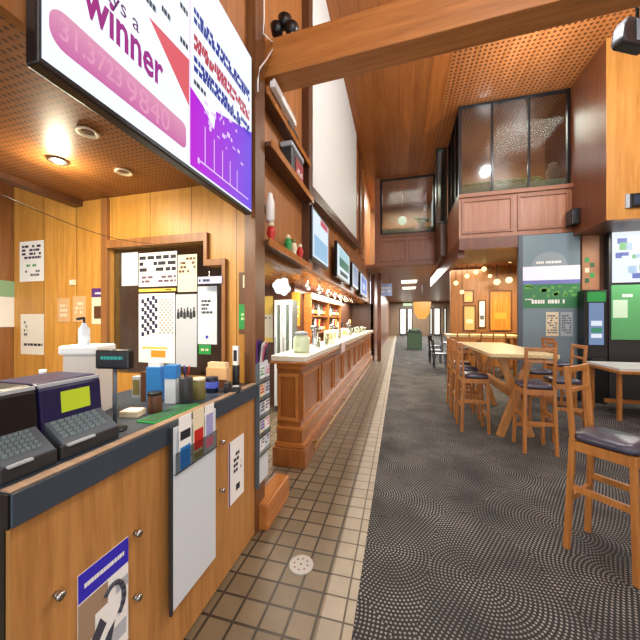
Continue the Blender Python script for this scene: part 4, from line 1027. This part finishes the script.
# bright glazed doors at the far end
def fardoor(n, x0, x1, zt):
    d = thing('door_%d' % n, '', 'd', (x0, YF-.001, .004)); del d['label']; del d['category']; struct(d)
    w = x1-x0; q = MB(); q.box(0, .12, -.06, 0, 0, zt); q.box(w-.12, w, -.06, 0, 0, zt); q.box(.12, w-.12, -.06, 0, zt-.14, zt); q.box(.12, w-.12, -.06, 0, 0, .2); q.build('door_frame', DGREY, d)
    MB().box(.12, w-.12, -.04, -.03, .2, zt-.14).build('door_glass', emit('daylight_glass', (1.0, .99, .92), 1.6), d)
dx = lambda px: hit(px, 320, 'y', YF).x
for i, (x0, x1) in enumerate(((399.5, 406.5), (407, 412.5), (433.5, 440.5), (443.5, 446.5), (429.5, 432.5))): fardoor(i+1, dx(x0), dx(x1), 2.85)
es = thing('exit_sign', 'pale green lit sign above the far glazed doors', 'sign', (dx(402.5), YF-.001, 3.0)); MB().box(0, 1.0, -.08, 0, 0, .36).build('box', plain('sign_case', (.5, .55, .5), .4), es); MB().box(.05, .95, -.085, -.08, .05, .31).build('face', emit('sign_face', (.78, .85, .68), .8), es)
# inner room: pendants, pictures
iy = 11.4
for i, (px, py, r) in enumerate(((496, 261, .09), (510, 260, .11), (497, 282, .13), (509, 280, .13), (467, 276, .10), (476, 272, .10), (484, 269, .10), (470, 262, .08), (490, 276, .08), (456, 283, .10), (462, 292, .09))):
    y = (10.9, 10.6, 10.95, 10.7, 10.8, 10.9, 10.75, 10.6, 10.95, 10.9, 10.8)[i]
    p = hit(px, py, 'y', y)
    g = thing('globe_pendant', 'glowing globe pendant lamp hanging in the room under the office', 'lamp', (p.x, y, p.z), 0, 'globe pendants under the office')
    r *= .75; MB().sphere((0, 0, 0), r).build('globe', emit('warm_globe', (1, .88, .58), 1.6), g); MB().tube([(0, 0, r*.9), (0, 0, 3.42-p.z)], .01, 6).build('cord', BLACK, g)
for (lb, x0, x1, y0, y1, mm, m2) in (('white framed picture on the inner room wall', 478, 486, 300, 328, WHITE, GREY), ('tan poster left of the white picture in the inner room', 463, 474, 290, 303, TAN, YELLOW), ('large tan picture low on the inner room wall', 463, 476, 305, 331, plain('sand', (.80, .66, .42), .5), CREAM), ('wide golden board on the right of the inner room wall', 489, 512, 290, 331, wood('gold_board', (.66, .40, .12), (.82, .55, .20), 'z', 1, .4), ORANGE)):
    t, w, h = wall_poster(lb, x0, x1, y0, y1, iy, mm, 'picture', 'picture'); b = MB(); b.box(0, w, -.03, -.003, 0, .04); b.box(0, w, -.03, -.003, h-.04, h); b.box(0, .04, -.03, -.003, .04, h-.04); b.box(w-.04, w, -.03, -.003, .04, h-.04); b.build('frame', W_DARK, t)
    prt(t, m2, [(w*.25, w*.75, h*.3, h*.45)], 'print')
# bar table-top strip in mezzanine windows: potted plants & papers on sills
def sillplant(x, y, z, lb, s=1.0):
    p_ = thing('potted_plant', lb, 'plant', (x, y, z), 0, 'plants on the mezzanine sills')
    MB().lathe([(.06*s, 0), (.075*s, .11*s), (.065*s, .11*s)], n=12).build('pot', WHITE, p_)
    b = MB()
    for i in range(14):
        a = i*2.4; r = .03+.012*(i % 6); b.sphere((r*math.cos(a)*1.6*s, r*math.sin(a)*s, (.14+.018*(i % 5))*s), .04*s, 8, 5)
    b.build('foliage', plain('leaf_pale', (.62, .78, .52), .6), p_)
for i in range(9):
    x = OX0+.22+i*(OX1-OX0-.74)/8
    sillplant(x, YO+.27, 4.58, '%s of the small pale plants on the office window sill' % ('leftmost', 'second from left', 'third from left', 'fourth from left', 'middle one', 'fourth from right', 'third from right', 'second from right', 'rightmost')[i], .62)
sbox('trim_22', plain('sill_pale', (.90, .95, .86), .4), OX0+.1, OX1, YO+.13, YO+.40, 4.36, 4.58)
sbox('trim_23', plain('sill_mint', (.62, .82, .70), .4), -.55, 1.1, YB+.13, YB+.4, 4.4, 4.70)
sillplant(.75, YB+.27, 4.70, 'bushy green plant on the far mezzanine sill', 1.6)
vz = thing('vase', 'round pink vase at the right end of the office window sill', 'vase', (3.17, YO+.20, 4.58))
MB().lathe([(.05, 0), (.12, .08), (.13, .20), (.06, .30), (.07, .33)]).build('body', plain('pink_vase', (.80, .62, .55), .4), vz)
MB().lathe([(.072, .33), (.078, .345), (.06, .35)]).build('rim', CREAM, vz)
wf = thing('hanging_lamp', 'white lamp glowing inside the far mezzanine room', 'lamp', (.12, 11.6, 5.3))
MB().sphere((0, 0, 0), .16).build('globe', emit('cool_globe', (.95, .98, .9), 2), wf); MB().tube([(0, 0, .15), (0, 0, 1.1)], .01, 6).build('cord', BLACK, wf)

# ================================================================== light
wd_ = bpy.data.worlds.new('world'); scene.world = wd_; wd_.use_nodes = True
bg = wd_.node_tree.nodes['Background']; bg.inputs[0].default_value = (.86, .93, 1.0, 1); bg.inputs[1].default_value = 1.35
def area(name, loc, size, power, colr=(1, .96, .91), rot=(0, 0, 0), sy=None):
    l = bpy.data.lights.new(name, 'AREA'); l.energy = power; l.color = colr; l.size = size
    if sy: l.shape = 'RECTANGLE'; l.size_y = sy
    o = bpy.data.objects.new(name, l); col.objects.link(o); o.location = loc; o.rotation_euler = rot; return o
def point(name, loc, power, colr=(1, .85, .65), r=.1):
    l = bpy.data.lights.new(name, 'POINT'); l.energy = power; l.color = colr; l.shadow_soft_size = r
    o = bpy.data.objects.new(name, l); col.objects.link(o); o.location = loc; return o
for x, y, e in ((1.2, -.6, 120), (4.2, .2, 120), (1.5, 3.4, 120), (3.6, 4.0, 100), (2.2, 5.9, 45)): point('hall_fill', (x, y, 5.0 if y < 5 else 5.5), e, (.92, .97, 1.0), .07)  # unseen fill points, added to brighten the upper hall and ceiling
area('passage_fill', (1.6, 15.5, 3.35), 2.5, 420, sy=9)  # fill without a fixture, added to brighten the passage
area('passage_fill', (1.6, 26.5, 3.35), 3.5, 620, sy=9)  # second added fill, for the far end of the passage
area('inner_room_light', (3.4, 9.4, 3.2), 1.6, 170, (1, .82, .55))
area('bar_light', (-1.5, 7.2, 2.2), .4, 150, (1, .92, .78), sy=8)
area('booth_light', (-2.0, 1.0, 2.65), .6, 40, (1, .88, .68))
point('booth_downlight', (pl.x, pl.y, 2.60), 9, (1, .88, .62), .04)
area('office_light', (3.0, 8.8, 6.3), 1.4, 150)
area('far_room_light', (.2, 11.9, 6.3), 1.2, 150)
area('alcove_light', (4.6, 6.6, 3.25), .8, 30)
# camera
cam = bpy.data.cameras.new('camera'); co = bpy.data.objects.new('camera', cam); col.objects.link(co)
cam.sensor_width = 36; cam.sensor_fit = 'HORIZONTAL'; cam.lens = 36*300/640.0
co.location = (0, 0, H); co.rotation_euler = (PI/2, 0, PSI)
cam.clip_start = .02; cam.clip_end = 200
scene.camera = co
scene.view_settings.view_transform = 'Standard'; scene.view_settings.look = 'None'
scene.view_settings.exposure = .72; scene.view_settings.gamma = 1; scene.view_settings.use_curve_mapping = False
